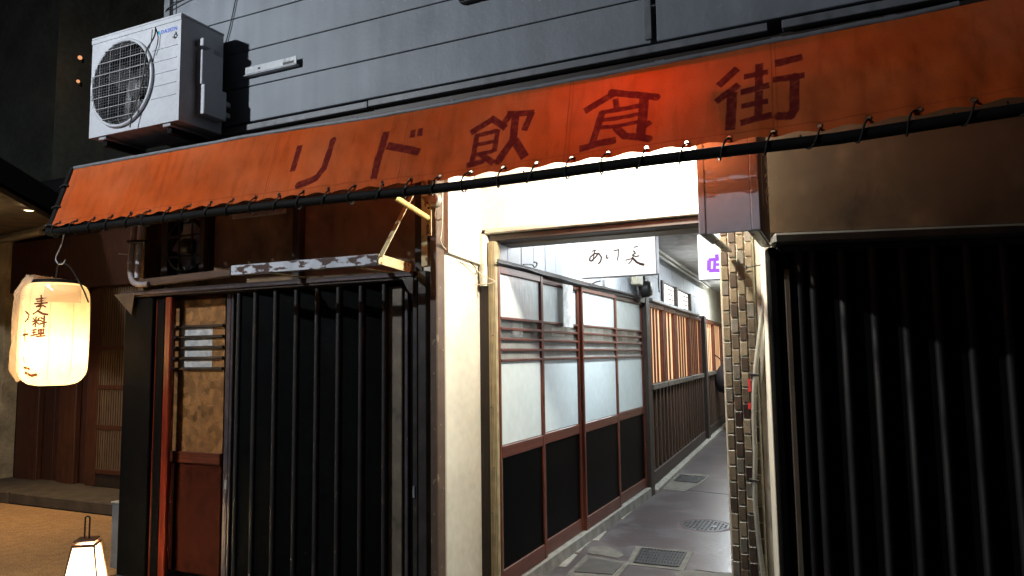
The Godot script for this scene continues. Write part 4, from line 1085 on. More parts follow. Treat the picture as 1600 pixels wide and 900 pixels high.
	for q in [[125, 90, "upper small orange lamp on the far dark building"], [122, 127, "lower small orange lamp on the far dark building"]]:
		var p = PZ(q[0], q[1], -5.9)
		var w = thing("wall_lamp", q[2], "lamp", p, "orange lamps of the far building")
		B(w, "bracket", p.x - 0.015, p.x + 0.015, p.y - 0.10, p.y, p.z - 0.09, p.z - 0.03, M.iron_black)
		bulb(w, p, 0.045 if q[1] < 100 else 0.036, lin(1.0, 0.42, 0.18), 0.02, 0.04, 0.9)

# ---------------------------------------------------------------- air conditioner
func air_conditioner():
	var zf = 0.876; var zb = 0.53
	var x0 = PZ(142, 140, zf).x; var x1 = PZ(281, 110, zf).x
	var y0 = (PZ(139.5, 213, zf).y + PZ(278, 191, zf).y) / 2; var y1 = (PZ(283, 27, zf).y + PZ(145, 61, zf).y) / 2
	var t = thing("air_conditioner", "white outdoor air conditioner unit mounted above the awning", "air conditioner", Vector3((x0 + x1) / 2, y0, (zf + zb) / 2))
	var c = Vector2(PZ(192, 130.5, zf).x, PZ(192, 130.5, zf).y); var r = (y1 - y0) * 0.422
	# front plate with a round opening
	var st = SurfaceTool.new(); st.begin(Mesh.PRIMITIVE_TRIANGLES)
	var N = 64; var inner = []; var outer = []
	var corners = [Vector2(x1, y1), Vector2(x0, y1), Vector2(x0, y0), Vector2(x1, y0)]
	var angs = []
	for k in N: angs.append(TAU * k / N)
	for q in corners: angs.append(fposmod((q - c).angle(), TAU))
	angs.sort()
	for a in angs:
		var d = Vector2(cos(a), sin(a)); var m = 99.0
		if d.x > 1e-6: m = minf(m, (x1 - c.x) / d.x)
		if d.x < -1e-6: m = minf(m, (x0 - c.x) / d.x)
		if d.y > 1e-6: m = minf(m, (y1 - c.y) / d.y)
		if d.y < -1e-6: m = minf(m, (y0 - c.y) / d.y)
		inner.append(c + d * r); outer.append(c + d * m)
	for k in angs.size():
		var j = (k + 1) % angs.size()
		face(st, [Vector3(inner[k].x, inner[k].y, zf), Vector3(outer[k].x, outer[k].y, zf), Vector3(outer[j].x, outer[j].y, zf), Vector3(inner[j].x, inner[j].y, zf)], Vector3(0, 0, 1))
		var nn: Vector2 = (c - inner[k]).normalized()
		face(st, [Vector3(inner[k].x, inner[k].y, zf), Vector3(inner[j].x, inner[j].y, zf), Vector3(inner[j].x, inner[j].y, zf - 0.06), Vector3(inner[k].x, inner[k].y, zf - 0.06)], Vector3(nn.x, nn.y, 0))
	put(t, "front_plate", st.commit(), M.casing_white)
	# rest of the casing as panels
	B(t, "right_side", x1 - 0.012, x1, y0, y1, zb, zf - 0.001, M.casing_white, 0.006)
	B(t, "left_side", x0, x0 + 0.012, y0, y1, zb, zf - 0.001, M.casing_white, 0.006)
	B(t, "top_plate", x0 - 0.004, x1 + 0.004, y1, y1 + 0.016, zb - 0.002, zf + 0.005, M.casing_white, 0.006)
	B(t, "base_plate", x0 + 0.013, x1 - 0.013, y0, y0 + 0.012, zb, zf - 0.002, M.galvanised, 0.003)
	B(t, "back_plate", x0 + 0.013, x1 - 0.013, y0 + 0.013, y1 - 0.002, zb, zb + 0.01, M.fan_black, 0.002)
	B(t, "top_lip", x0 - 0.003, x1 + 0.003, y1 - 0.030, y1 - 0.001, zf, zf + 0.005, M.casing_white, 0.002)
	for k in 5:
		var yy = lerpf(y1, y0, 0.275 + k * 0.118)
		B(t, "ridge", lerpf(x0, x1, 0.70), lerpf(x0, x1, 0.965), yy - 0.002, yy + 0.002, zf, zf + 0.004, M.casing_white, 0.0005)
	# fan and grille
	var ctr = Vector3(c.x, c.y, zf - 0.09)
	put(t, "fan_well", lathe_mesh([Vector2(r, 0.03), Vector2(r * 0.98, -0.12), Vector2(0.0, -0.14)], 40), M.fan_black, Transform3D(Basis(Vector3(1, 0, 0), PI / 2), ctr))
	var fan = put(t, "fan", lathe_mesh([Vector2(0.0, 0.02), Vector2(0.06, 0.015), Vector2(0.065, -0.03)], 20), M.grille_dark, Transform3D(Basis(Vector3(1, 0, 0), PI / 2), ctr))
	for k in 3:
		var w = TAU * k / 3 + 0.4
		var mid = ctr + Vector3(cos(w), sin(w), 0) * r * 0.55
		put(fan, "blade", block_mesh(Vector3(r * 0.75, r * 0.5, 0.006), 0.002), M.fan_black, Transform3D(Basis(Vector3(0, 0, 1), w) * Basis(Vector3(1, 0, 0), 0.45), mid))
	var gr = []
	for k in 48: gr.append(Vector3(cos(TAU * k / 48) * r, sin(TAU * k / 48) * r, 0))
	var grille = put(t, "grille", tube_mesh(gr, 0.011, 8, true), M.casing_white, Transform3D(Basis(), Vector3(c.x, c.y, zf + 0.012)))
	for k in range(-3, 4):
		var yy = k * r * 0.27
		var hw = sqrt(maxf(r * r - yy * yy, 0.0)) - 0.004
		pipe(grille, "cross_bar", [Vector3(c.x - hw, c.y + yy, zf + 0.006), Vector3(c.x - hw * 0.9, c.y + yy, zf + 0.03), Vector3(c.x + hw * 0.9, c.y + yy, zf + 0.03), Vector3(c.x + hw, c.y + yy, zf + 0.006)], 0.0030, M.grille_bar, 6)
	for k in range(-11, 12):
		var xx = k * r * 0.0855
		var hh = sqrt(maxf(r * r - xx * xx, 0.0)) - 0.004
		pipe(grille, "wire", [Vector3(c.x + xx, c.y - hh, zf + 0.004), Vector3(c.x + xx, c.y - hh * 0.88, zf + 0.026), Vector3(c.x + xx, c.y + hh * 0.88, zf + 0.026), Vector3(c.x + xx, c.y + hh, zf + 0.004)], 0.0018, M.grille_bar if k % 4 == 0 else M.grille_dark, 5)
	for k in range(-15, 16):
		var yy = k * r * 0.0625
		var hw = sqrt(maxf(r * r - yy * yy, 0.0)) - 0.004
		if k % 4 != 0: pipe(grille, "wire", [Vector3(c.x - hw, c.y + yy, zf + 0.004), Vector3(c.x - hw * 0.9, c.y + yy, zf + 0.022), Vector3(c.x + hw * 0.9, c.y + yy, zf + 0.022), Vector3(c.x + hw, c.y + yy, zf + 0.004)], 0.0016, M.grille_dark, 5)
	# maker's mark and badge
	var tm = TextMesh.new(); tm.text = "DAIKIN"; tm.pixel_size = 0.0011; tm.font_size = 34; tm.depth = 0.0006
	var fnt = SystemFont.new(); fnt.font_names = PackedStringArray(["Droid Sans"]); fnt.font_weight = 700; fnt.font_italic = true
	tm.font = fnt
	put(t, "maker_lettering", tm, M.blue_print, Transform3D(Basis().scaled(Vector3(1.15, 0.9, 1)), Vector3(lerpf(x0, x1, 0.875), lerpf(y1, y0, 0.115), zf + 0.0008)))
	var lx = lerpf(x0, x1, 0.765); var ly = lerpf(y1, y0, 0.115)
	B(t, "maker_mark", lx - 0.006, lx + 0.010, ly - 0.012, ly + 0.012, zf, zf + 0.001, M.cyan_print, 0.0)
	B(t, "maker_mark", lx - 0.012, lx - 0.004, ly - 0.004, ly + 0.014, zf + 0.0011, zf + 0.0018, M.black_print, 0.0)
	var bx = lerpf(x0, x1, 0.945); var by = lerpf(y1, y0, 0.19)
	var bring = []
	for k in 14: bring.append(Vector3(cos(0.6 + k * 0.33) * 0.012, sin(0.6 + k * 0.33) * 0.014, 0))
	put(t, "badge", tube_mesh(bring, 0.004, 6), M.black_print, Transform3D(Basis(), Vector3(bx, by, zf)))
	bar(t, "badge_tail", Vector3(bx, by + 0.03, zf + 0.001), Vector3(bx + 0.016, by - 0.004, zf + 0.001), 0.010, 0.002, M.black_print, Vector3(1, 0, 0))
	bar(t, "badge_tail", Vector3(bx - 0.026, by - 0.002, zf + 0.001), Vector3(bx + 0.012, by - 0.010, zf + 0.001), 0.008, 0.002, M.black_print, Vector3(0, 1, 0))
	# valve cover on the side: its lit front edge shows as a bright strip
	B(t, "valve_cover", x1 + 0.001, x1 + 0.072, PX(318, 184, x1).y, PX(318, 138, x1).y, zb + 0.03, PX(306, 160, x1).z, M.casing_white, 0.004)
	B(t, "valve_cover", x1 + 0.001, x1 + 0.055, PX(316, 137, x1).y, PX(316, 83, x1).y, zb + 0.05, PX(306, 110, x1).z, M.casing_white, 0.004)
	B(t, "handle", x1 + 0.001, x1 + 0.066, PX(316, 78, x1).y, PX(316, 66, x1).y, zb + 0.16, PX(306, 70, x1).z, M.casing_white, 0.004)
	B(t, "rating_label", x1 + 0.0005, x1 + 0.0015, PX(340, 112, x1).y, PX(340, 80, x1).y, PX(343, 100, x1).z, PX(334, 100, x1).z, M.grey_print, 0.0)
	for py in [165, 182]: B(t, "valve", x1 + 0.002, x1 + 0.06, PX(345, py + 4, x1).y, PX(345, py - 4, x1).y, zb - 0.02, zb + 0.028, M.grille_bar, 0.006)
	for q in [0.1, 0.82]: B(t, "foot", lerpf(x0, x1, q), lerpf(x0, x1, q) + 0.07, y0 - 0.022, y0 - 0.001, zb + 0.02, zf - 0.01, M.galvanised, 0.003)
	for q in [0.12, 0.84]:
		B(t, "wall_bracket", lerpf(x0, x1, q), lerpf(x0, x1, q) + 0.04, y0 - 0.062, y0 - 0.023, FRONT + 0.01, zf - 0.03, M.black_pipe, 0.003)
	# power lead slung across the front
	var cb = thing("slung_cable", "black cable slung diagonally across the air conditioner front", "cable", PZ(204, 198, zf + 0.05))
	var pts = []
	for p in [[242, 36], [236, 52], [230, 76], [228, 84], [225, 112], [219, 140], [210, 168], [205, 186], [203, 199]]: pts.append(PZ(p[0], p[1], zf + 0.048))
	pts[0] = PZ(243, 33, zf - 0.02); pts[1].z = zf + 0.02
	pipe(cb, "lead", smooth_path(pts, 5), 0.0045, M.cable_black, 6)
	var lp = []
	for p in [[238, 46], [236, 66], [231, 80]]: lp.append(PZ(p[0], p[1], zf + 0.05))
	pipe(cb, "slack_loop", smooth_path(lp, 5), 0.003, M.cable_black, 6)

# ---------------------------------------------------------------- small things on the walls
func wall_bits():
	var z = FRONT
	# slotted white angle bar
	var a = PZ(383, 117, z + 0.04); var b = PZ(463, 102, z + 0.04)
	var yb = (a.y + b.y) / 2
	var t = thing("slotted_bar", "white slotted steel bar fixed on the grey siding", "bar", Vector3((a.x + b.x) / 2, yb, z))
	var yt = PZ(420, 97, z + 0.04).y
	B(t, "web", a.x, b.x, yb + 0.008, yt, z + 0.034, z + 0.040, M.galvanised, 0.002)
	B(t, "flange", a.x - 0.03, b.x, yb, yb + 0.007, z + 0.001, z + 0.040, M.galvanised, 0.002)
	B(t, "painted_slot", PZ(442, 99, z + 0.04).x, PZ(459, 96, z + 0.04).x, PZ(450, 100, z + 0.04).y, PZ(450, 96, z + 0.04).y, z + 0.0405, z + 0.0412, M.black_print, 0.0)  # black plates laid on the web paint the dark of its openings
	B(t, "painted_slot", PZ(403, 106, z + 0.04).x, PZ(407, 106, z + 0.04).x, PZ(405, 108, z + 0.04).y, PZ(405, 105, z + 0.04).y, z + 0.0405, z + 0.0412, M.black_print, 0.0)
	t = thing("angle_bracket", "small dark angle bracket high on the grey siding", "bracket", PZ(740, 2, z))
	bar(t, "arm", PZ(721, 5, z + 0.02), PZ(775, -9, z + 0.02), 0.012, 0.03, M.iron_black)
	bar(t, "arm", PZ(721, 5, z + 0.02), PZ(715, -4, z + 0.02), 0.010, 0.02, M.iron_black)
	var c = thing("wall_cable", "thin black cable hanging down the siding behind the air conditioner", "cable", PZ(350, 76, z + 0.012))
	pipe(c, "lead", smooth_path([PZ(371, -15, z + 0.012), PZ(360, 38, z + 0.012), PZ(348, 85, z + 0.012)], 6), 0.004, M.cable_black, 6)
	c = thing("corner_cable", "black cables looped round the siding corner post", "cable", PZ(268, 20, z + 0.03))
	pipe(c, "lead", smooth_path([PZ(300, -6, z + 0.03), PZ(280, 3, z + 0.035), PZ(262, 14, z + 0.03), PZ(258, 22, z)], 5), 0.005, M.cable_black, 6)
	pipe(c, "lead", [PZ(270, -8, z + 0.03), PZ(269, 28, z + 0.03)], 0.005, M.cable_black, 6)
	# round junction box with its cable on the brown post
	var zp = FRONT + 0.06
	var p = PZ(683, 314, zp)
	var j = thing("junction_box", "round cream junction box with cables on the brown post", "junction box", p)
	put(j, "box", lathe_mesh([Vector2(0.0, 0.05), Vector2(0.032, 0.048), Vector2(0.036, 0.04), Vector2(0.036, 0.03), Vector2(0.040, 0.028), Vector2(0.040, 0.0)], 22), M.conduit_white, Transform3D(Basis(Vector3(1, 0, 0), PI / 2), p + Vector3(0, 0, 0.001)))
	var q = []
	for e in [[681, 325], [680, 338], [684, 344], [689.5, 341], [690.5, 330]]: q.append(PZ(e[0], e[1], zp + 0.012))
	pipe(j, "loop", smooth_path(q, 6), 0.0035, M.cable_cream, 6)
	q = []
	for e in [[691, 300], [691, 340], [689.5, 365], [688.5, 377]]: q.append(PZ(e[0], e[1], zp + 0.010))
	for e in [[697, 391, 0.36], [711, 405, 0.25], [728, 413, 0.14], [742, 420, 0.06]]: q.append(PZ(e[0], e[1], e[2] + 0.05))
	for e in [[754, 430], [773, 440], [757, 444], [740, 444], [733, 438], [738, 430], [750, 424], [756, 417], [752, 410], [744, 408]]: q.append(PZ(e[0], e[1], 0.055))
	pipe(j, "cable", smooth_path(q, 6), 0.0038, M.cable_cream, 6)
	var q2 = []
	for e in [[689, 378, 0.50], [699, 388, 0.40], [714, 396, 0.27], [731, 406, 0.14], [741, 416, 0.08], [745, 426, 0.07]]: q2.append(PZ(e[0], e[1], e[2]))
	pipe(j, "cable", smooth_path(q2, 6), 0.003, M.cable_black, 6)
	# cables along the head of the sliding doors
	var xw = -1.94
	c = thing("door_head_cable", "black cable sagging along the wall above the sliding doors", "cable", PX(890, 440, xw))
	q = []
	for e in [[777, 410], [800, 415], [822, 420], [845, 428], [870, 434], [890, 440], [915, 446], [940, 450], [962, 455], [985, 460], [1003, 466]]: q.append(PX(e[0], e[1], xw))
	pipe(c, "lead", smooth_path(q, 5), 0.007, M.cable_black, 6)
	q = []
	for e in [[777, 413], [830, 424], [880, 440], [930, 452], [1003, 469]]: q.append(PX(e[0], e[1], xw - 0.012))
	pipe(c, "lead", smooth_path(q, 6), 0.005, M.cable_black, 6)
	c = thing("iron_hook", "black iron hook on the pale boards above the first door", "hook", PX(830, 414, xw))
	q = []
	for e in [[818, 413.5], [831, 413.5], [835, 417.5], [838.6, 414.5], [838.5, 410.5], [834.5, 409.6]]: q.append(PX(e[0], e[1], xw + 0.01))
	pipe(c, "rod", smooth_path(q, 5), 0.005, M.iron_black, 6)
	c = thing("twig_hook", "small dark wire hook on boards below the hanging sign", "hook", PX(925, 441, xw))
	pipe(c, "rod", smooth_path([PX(922, 446, xw), PX(930, 441, xw), PX(938, 439, xw)], 4), 0.008, M.iron_black, 6)
	# paper slip hanging on the second door's glass
	var xg = -1.955
	var g = B(self, "paper_slip", xg - 0.0008, xg + 0.0008, PX(887, 511, xg).y, PX(887, 445, xg).y, PX(895, 480, xg).z, PX(880, 480, xg).z, M.paper_white, 0.0)
	tag(g, "long pale paper slip stuck on the second sliding door's glass", "paper slip")
	g = B(self, "white_plaque", -1.955, -1.950, PX(949, 447, -1.95).y, PX(949, 432, -1.95).y, PX(952, 440, -1.95).z, PX(946, 440, -1.95).z, M.paper_white, 0.0)
	tag(g, "small white plaque on the boards under the hanging sign", "plaque")
	# meter and pipes clumped on the dark corner post
	var me = thing("power_meter", "dark electricity meter with cables on the passage corner post", "meter", PX(1005, 460, -1.93))
	var mp = PX(1004, 452, -1.93)
	put(me, "case", lathe_mesh([Vector2(0.0, 0.10), Vector2(0.07, 0.095), Vector2(0.085, 0.06), Vector2(0.09, 0.0)], 16), M.iron_black, Transform3D(Basis(Vector3(0, 0, 1), -PI / 2), mp))
	B(me, "mount", mp.x - 0.02, mp.x - 0.001, mp.y - 0.14, mp.y + 0.14, mp.z - 0.1, mp.z + 0.1, M.dark_wood)
	B(me, "breaker_box", mp.x - 0.02, mp.x + 0.05, mp.y + 0.02, mp.y + 0.16, mp.z + 0.16, mp.z + 0.38, M.cable_cream, 0.01)
	pipe(me, "riser", [mp + Vector3(0.02, 0.08, 0), mp + Vector3(0.02, 0.55, 0.0)], 0.012, M.iron_black, 8)
	# white pipes under the ceiling over the lattice windows
	var cp = thing("ceiling_pipes", "bundle of white pipes running along the passage ceiling edge", "pipe", Vector3(-1.98, 2.70, -5))
	for k in 3:
		var x = -1.955 + 0.028 * (k % 2)
		pipe(cp, "pipe", [Vector3(x, 2.715 - 0.034 * k, -3.85), Vector3(x - 0.27, 2.715 - 0.034 * k, -9.2)], 0.014, M.conduit_white, 8)
	pipe(cp, "drop_cable", smooth_path([Vector3(-1.95, 2.64, -4.25), Vector3(-1.96, 2.5, -4.28), Vector3(-1.955, 2.30, -4.25), Vector3(-1.955, 2.2, -4.27)], 4), 0.008, M.cable_black, 6)

func rusty_frame():
	var zf = 0.77
	var t = thing("rusty_frame", "rusty white steel frame jutting out above the closed shutter", "frame", PZ(480, 418, zf))
	var a = PZ(361.5, 422.5, zf); var b = PZ(590, 404.8, zf)
	bar(t, "front_bar", a, b, 0.058, 0.005, M.rusty_white, Vector3(0, 1, 0))
	bar(t, "front_shelf", a + Vector3(0, -0.028, -0.024), b + Vector3(0, -0.028, -0.024), 0.042, 0.004, M.rusty_white, Vector3(0, 0, 1))
	var e = PZ(657, 418, FRONT + 0.01)
	bar(t, "side_bar", b + Vector3(0.006, 0.002, 0), Vector3(b.x + 0.012, e.y, FRONT + 0.005), 0.056, 0.005, M.rusty_cream, Vector3(0, 1, 0))
	bar(t, "stay", b + Vector3(0.012, 0.012, -0.01), PZ(648, 296, FRONT + 0.08), 0.040, 0.006, M.rusty_cream, Vector3(1, 0, 0.3))
	for px in [415, 558]:
		var p = PZ(px, lerpf(419, 406, (px - 361.5) / 228.0), zf)
		bar(t, "cross_bar", p + Vector3(0, -0.036, -0.02), Vector3(p.x + 0.02, p.y - 0.040, FRONT - 0.06), 0.045, 0.004, M.rusty_cream, Vector3(1, 0, 0))

func exhaust_fan():
	var z = FRONT - 0.05
	var c = PZ(293, 384, z)
	var t = thing("exhaust_fan", "round exhaust fan with white louvres in a dark square hole", "fan", c)
	var r = 0.175
	B(t, "frame", c.x - 0.24, c.x - r - 0.002, c.y - 0.22, c.y + 0.24, z - 0.07, z + 0.02, M.dark_wood)
	B(t, "frame", c.x + 0.145, c.x + 0.19, c.y - 0.22, c.y + 0.24, z - 0.07, z + 0.03, M.dark_wood)
	put(t, "duct", lathe_mesh([Vector2(r, 0.02), Vector2(r + 0.02, 0.02), Vector2(r + 0.02, -0.06), Vector2(r, -0.06)], 32), M.iron_black, Transform3D(Basis(Vector3(1, 0, 0), PI / 2), Vector3(c.x, c.y, z)))
	for k in 5:
		var w = TAU * k / 5 + 0.3
		put(t, "blade", block_mesh(Vector3(0.145, 0.16, 0.004), 0.002), M.casing_white, Transform3D(Basis(Vector3(0, 0, 1), w) * Basis(Vector3(1, 0, 0), 0.35), Vector3(c.x + cos(w) * 0.095, c.y + sin(w) * 0.095, z - 0.05)))
	put(t, "motor", lathe_mesh([Vector2(0.0, 0.03), Vector2(0.05, 0.025), Vector2(0.055, -0.03)], 18), M.fan_black, Transform3D(Basis(Vector3(1, 0, 0), PI / 2), Vector3(c.x, c.y, z)))
	for dy in [-0.075, 0.07]: B(t, "guard_bar", c.x - r, c.x + r, c.y + dy - 0.007, c.y + dy + 0.007, z + 0.012, z + 0.02, M.fan_black, 0.002)
	for dx in [-0.055, 0.07]: B(t, "guard_bar", c.x + dx - 0.007, c.x + dx + 0.007, c.y - r, c.y + r, z + 0.021, z + 0.028, M.fan_black, 0.002)
	B(t, "back_plate", c.x - 0.24, c.x + 0.19, c.y - 0.22, c.y + 0.24, z - 0.10, z - 0.075, M.casing_white)

func pipes():
	var z = FRONT + 0.05
	var t = thing("wrapped_pipes", "pair of pale wrapped pipes bending into a wall rail", "pipe", PZ(212, 440, z))
	pipe(t, "pipe", smooth_path([PZ(212, 335, z), PZ(208, 375, z), PZ(204, 415, z), PZ(206, 436, z), PZ(214, 444, z + 0.01), PZ(232, 444, z)], 6), 0.020, M.pipe_wrap, 12)
	pipe(t, "pipe", smooth_path([PZ(222, 335, z - 0.01), PZ(218.5, 375, z - 0.01), PZ(215.5, 415, z - 0.01), PZ(214, 434, z - 0.01)], 6), 0.017, M.casing_white, 12)
	pipe(t, "band", [PZ(200, 378.5, z + 0.012), PZ(227, 377, z + 0.012)], 0.013, M.cable_black, 8)
	pipe(t, "stub", [PZ(186, 396, z), PZ(201, 397, z)], 0.006, M.casing_white, 8)
	bar(t, "rail", PZ(218, 443, z - 0.03), PZ(364, 426, z - 0.03), 0.055, 0.04, M.shelf_wood, Vector3(0, 1, 0), 0.012)

# ---------------------------------------------------------------- lantern and floor lamp
func lantern():
	var z = 0.80
	var top = PZ(86, 444, z); var low = PZ(84, 602, z)
	var h = top.y - low.y; var R = 0.205
	var cx = (top.x + low.x) / 2
	var base = Vector3(cx, low.y, z)
	var t = thing("paper_lantern", "large glowing white paper lantern with brush characters under the awning corner", "lantern", base)
	# ribbed paper body with print
	var W = 768; var H = 384
	var im = Image.create(W, H, false, Image.FORMAT_RGB8)
	var n = noise(0.02, 71, 4)
	for y in H:
		for x in W:
			var k = 0.94 + 0.12 * n.get_noise_2d(x, y)
			im.set_pixel(x, y, s(lin(0.86 * k, 0.69 * k, 0.46 * k)))
	var tt = func(px, py):
		# nearest hit of the pixel's ray with the upright cylinder of the lantern
		var d = ray(px, py)
		var o = Vector2(EYE.x - cx, EYE.z - z); var dd = Vector2(d.x, d.z)
		var aa = dd.dot(dd); var bb = o.dot(dd); var cc = o.dot(o) - R * R
		var disc = maxf(bb * bb - aa * cc, 0.0)
		var k = (-bb - sqrt(disc)) / aa
		var p = EYE + d * k
		var ang = fposmod(atan2(p.z - z, p.x - cx), TAU)
		return Vector2(ang / TAU * W, (top.y - p.y) / h * H)
	var ink = s(lin(0.07, 0.022, 0.008))
	var st = []
	for q in [[9, 255, 214, 325, 206], [8, 262, 229, 315, 224], [9, 246, 246, 332, 239], [9, 290, 188, 290, 242], [7, 304, 244, 272, 256, 302, 260, 270, 268], [8, 288, 262, 286, 272], [8, 272, 258, 256, 268], [8, 304, 258, 320, 268],
			[8, 284, 280, 264, 300, 236, 318], [12, 268, 296, 300, 316, 334, 322],
			[9, 256, 340, 250, 408], [8, 232, 372, 285, 362], [8, 238, 350, 246, 362], [8, 278, 346, 268, 358], [8, 252, 376, 232, 396], [8, 256, 374, 276, 390], [8, 290, 344, 302, 352], [8, 288, 364, 300, 371], [9, 284, 388, 326, 376], [10, 313, 334, 310, 410],
			[8, 228, 432, 258, 426], [8, 230, 449, 256, 445], [9, 220, 472, 262, 462], [8, 243, 430, 241, 466], [7, 272, 428, 310, 424, 308, 449, 274, 451, 272, 428], [7, 272, 438, 308, 436], [8, 290, 425, 288, 472], [8, 270, 460, 310, 456], [9, 260, 476, 318, 471],
			[10, 184, 300, 206, 322, 200, 352, 182, 372], [12, 166, 466, 200, 460], [9, 180, 425, 178, 510], [9, 168, 620, 172, 655], [13, 168, 692, 205, 704], [16, 176, 732, 214, 752, 250, 744]]:
		var o = [q[0] / 4.5 * 1.35]
		for i in range(1, q.size(), 2): o += [q[i] / 4.5, 420 + q[i + 1] / 4.5]
		st.append(o)
	var pm: float = (tt.call(86, 520) - tt.call(85, 520)).length()
	write(im, st, tt, pm, ink, true)
	var seam = s(lin(0.60, 0.36, 0.13))
	for q in [[78, 114], [114, 110], [46, 46]]:
		var a: Vector2 = tt.call(q[0], 500); var b: Vector2 = tt.call(q[1], 500)
		for y in range(0, H, 5): stroke(im, Vector2(lerpf(a.x, a.x, 0.0), y), Vector2(a.x, y + 2.4), 5.0, seam)
	var m = StandardMaterial3D.new(); m.resource_name = "lantern_paper"
	m.albedo_texture = ImageTexture.create_from_image(im); m.roughness = 0.8; m.backlight_enabled = true; m.backlight = Color(1, 1, 1)
	m.cull_mode = BaseMaterial3D.CULL_DISABLED
	var prof = []
	var NR = 84
	for k in NR + 1:
		var f = float(k) / NR
		var e = 1.0
		if f < 0.17: e = lerpf(0.46, 1.0, sqrt(1.0 - pow(1.0 - f / 0.17, 2.0)))
		if f > 0.86: e = lerpf(0.72, 1.0, sqrt(1.0 - pow((f - 0.86) / 0.14, 2.0)))
		e *= 1.0 + 0.035 * sin(f * PI)
		prof.append(Vector2(R * e * (1.0 - 0.024 * (k % 2)), f * h))
	var body = put(t, "paper_body", lathe_mesh(prof, 48, true), m, Transform3D(Basis(), base))
	put(t, "top_ring", lathe_mesh([Vector2(R * 0.71, h - 0.004), Vector2(R * 0.73, h), Vector2(R * 0.73, h + 0.022), Vector2(R * 0.5, h + 0.026)], 32), M.black_pipe, Transform3D(Basis(), base))
	put(t, "base_ring", lathe_mesh([Vector2(R * 0.44, -0.012), Vector2(R * 0.47, -0.010), Vector2(R * 0.47, 0.002)], 32), M.black_pipe, Transform3D(Basis(), base))
	# handle and the hook it hangs from
	var q = []
	for e in [[70, 444], [80, 425], [89, 411], [96, 407], [106, 412], [117, 424], [128, 442], [138, 470]]: q.append(PZ(e[0], e[1], z))
	pipe(t, "handle", smooth_path([PZ(87, 440, z), PZ(88.5, 424, z), PZ(91, 413, z), PZ(96, 410, z), PZ(108, 416, z), PZ(119, 432, z + 0.05), PZ(130, 452, z + 0.17), PZ(138, 472, z + 0.21)], 5), 0.0055, M.iron_black, 6)
	q = []
	for e in [[100, 366], [95, 385], [88, 400], [88, 408], [93, 413], [99, 411], [102, 406]]: q.append(PZ(e[0], e[1], z))
	var hk = thing("lantern_hook", "thin steel hook carrying the paper lantern", "hook", PZ(93, 413, z))
	pipe(hk, "wire", smooth_path(q, 5), 0.0045, M.galvanised, 6)
	# bulb inside, low in the body
	bulb(t, base + Vector3(0, h * 0.33, 0), 0.05, lin(1.0, 0.80, 0.48), 0.42, 0.05, 6.0)
	# crumpled clear plastic cover hanging on its left and over the top right
	var pl = StandardMaterial3D.new(); pl.resource_name = "plastic_film"; pl.albedo_color = Color(0.95, 0.80, 0.62, 0.34); pl.transparency = BaseMaterial3D.TRANSPARENCY_ALPHA; pl.roughness = 0.18
	pl.cull_mode = BaseMaterial3D.CULL_DISABLED; pl.backlight_enabled = true; pl.backlight = Color(0.6, 0.6, 0.6)
	M.plastic_film = pl
	var cover = thing("plastic_cover", "crumpled clear plastic bag draped over the paper lantern", "plastic bag", base)
	var s1 = SurfaceTool.new(); s1.begin(Mesh.PRIMITIVE_TRIANGLES)
	var nn = noise(0.9, 91, 3)
	# grid in angle and height round the left half
	var NA = 40; var NH = 46
	var gp = []
	for j in NH + 1:
		var row = []
		var f = float(j) / NH
		for i in NA + 1:
			var w = lerpf(deg_to_rad(95.0), deg_to_rad(255.0), float(i) / NA)
			var edge = sin(PI * float(i) / NA)
			var rad = R * 1.02 + 0.075 * pow(edge, 1.2) * (1.0 if f > 0.10 else f / 0.10) * (1.0 - 0.25 * f) + 0.018 * nn.get_noise_3d(w * 5, f * 6, 1.0)
			if f > 0.84: rad *= lerpf(1.0, 0.72, (f - 0.84) / 0.16)
			var yy = 0.035 + f * (h + 0.035 * edge) + 0.012 * nn.get_noise_2d(w * 9, f * 3)
			row.append(Vector3(cos(w) * rad, yy, sin(w) * rad))
		gp.append(row)
	for j in NH:
		for i in NA:
			for e in [[0, 0], [0, 1], [1, 1], [0, 0], [1, 1], [1, 0]]: s1.add_vertex(gp[j + e[1]][i + e[0]])
	s1.generate_normals()
	put(cover, "film", s1.commit(), pl, Transform3D(Basis(), base))
	var s2 = SurfaceTool.new(); s2.begin(Mesh.PRIMITIVE_TRIANGLES)
	gp = []
	for j in 9:
		var row = []
		for i in 11:
			var w = lerpf(deg_to_rad(-12.0), deg_to_rad(52.0), i / 10.0); var f = j / 8.0
			var rad = R * 1.03 + 0.045 * sin(PI * f) * sin(PI * i / 10.0) + 0.012 * nn.get_noise_3d(w * 6, f * 4, 7.0)
			row.append(Vector3(cos(w) * rad, h * (0.80 + 0.17 * f), sin(w) * rad))
		gp.append(row)
	for j in 8:
		for i in 10:
			for e in [[0, 0], [0, 1], [1, 1], [0, 0], [1, 1], [1, 0]]: s2.add_vertex(gp[j + e[1]][i + e[0]])
	s2.generate_normals()
	put(cover, "film", s2.commit(), pl, Transform3D(Basis(), base))

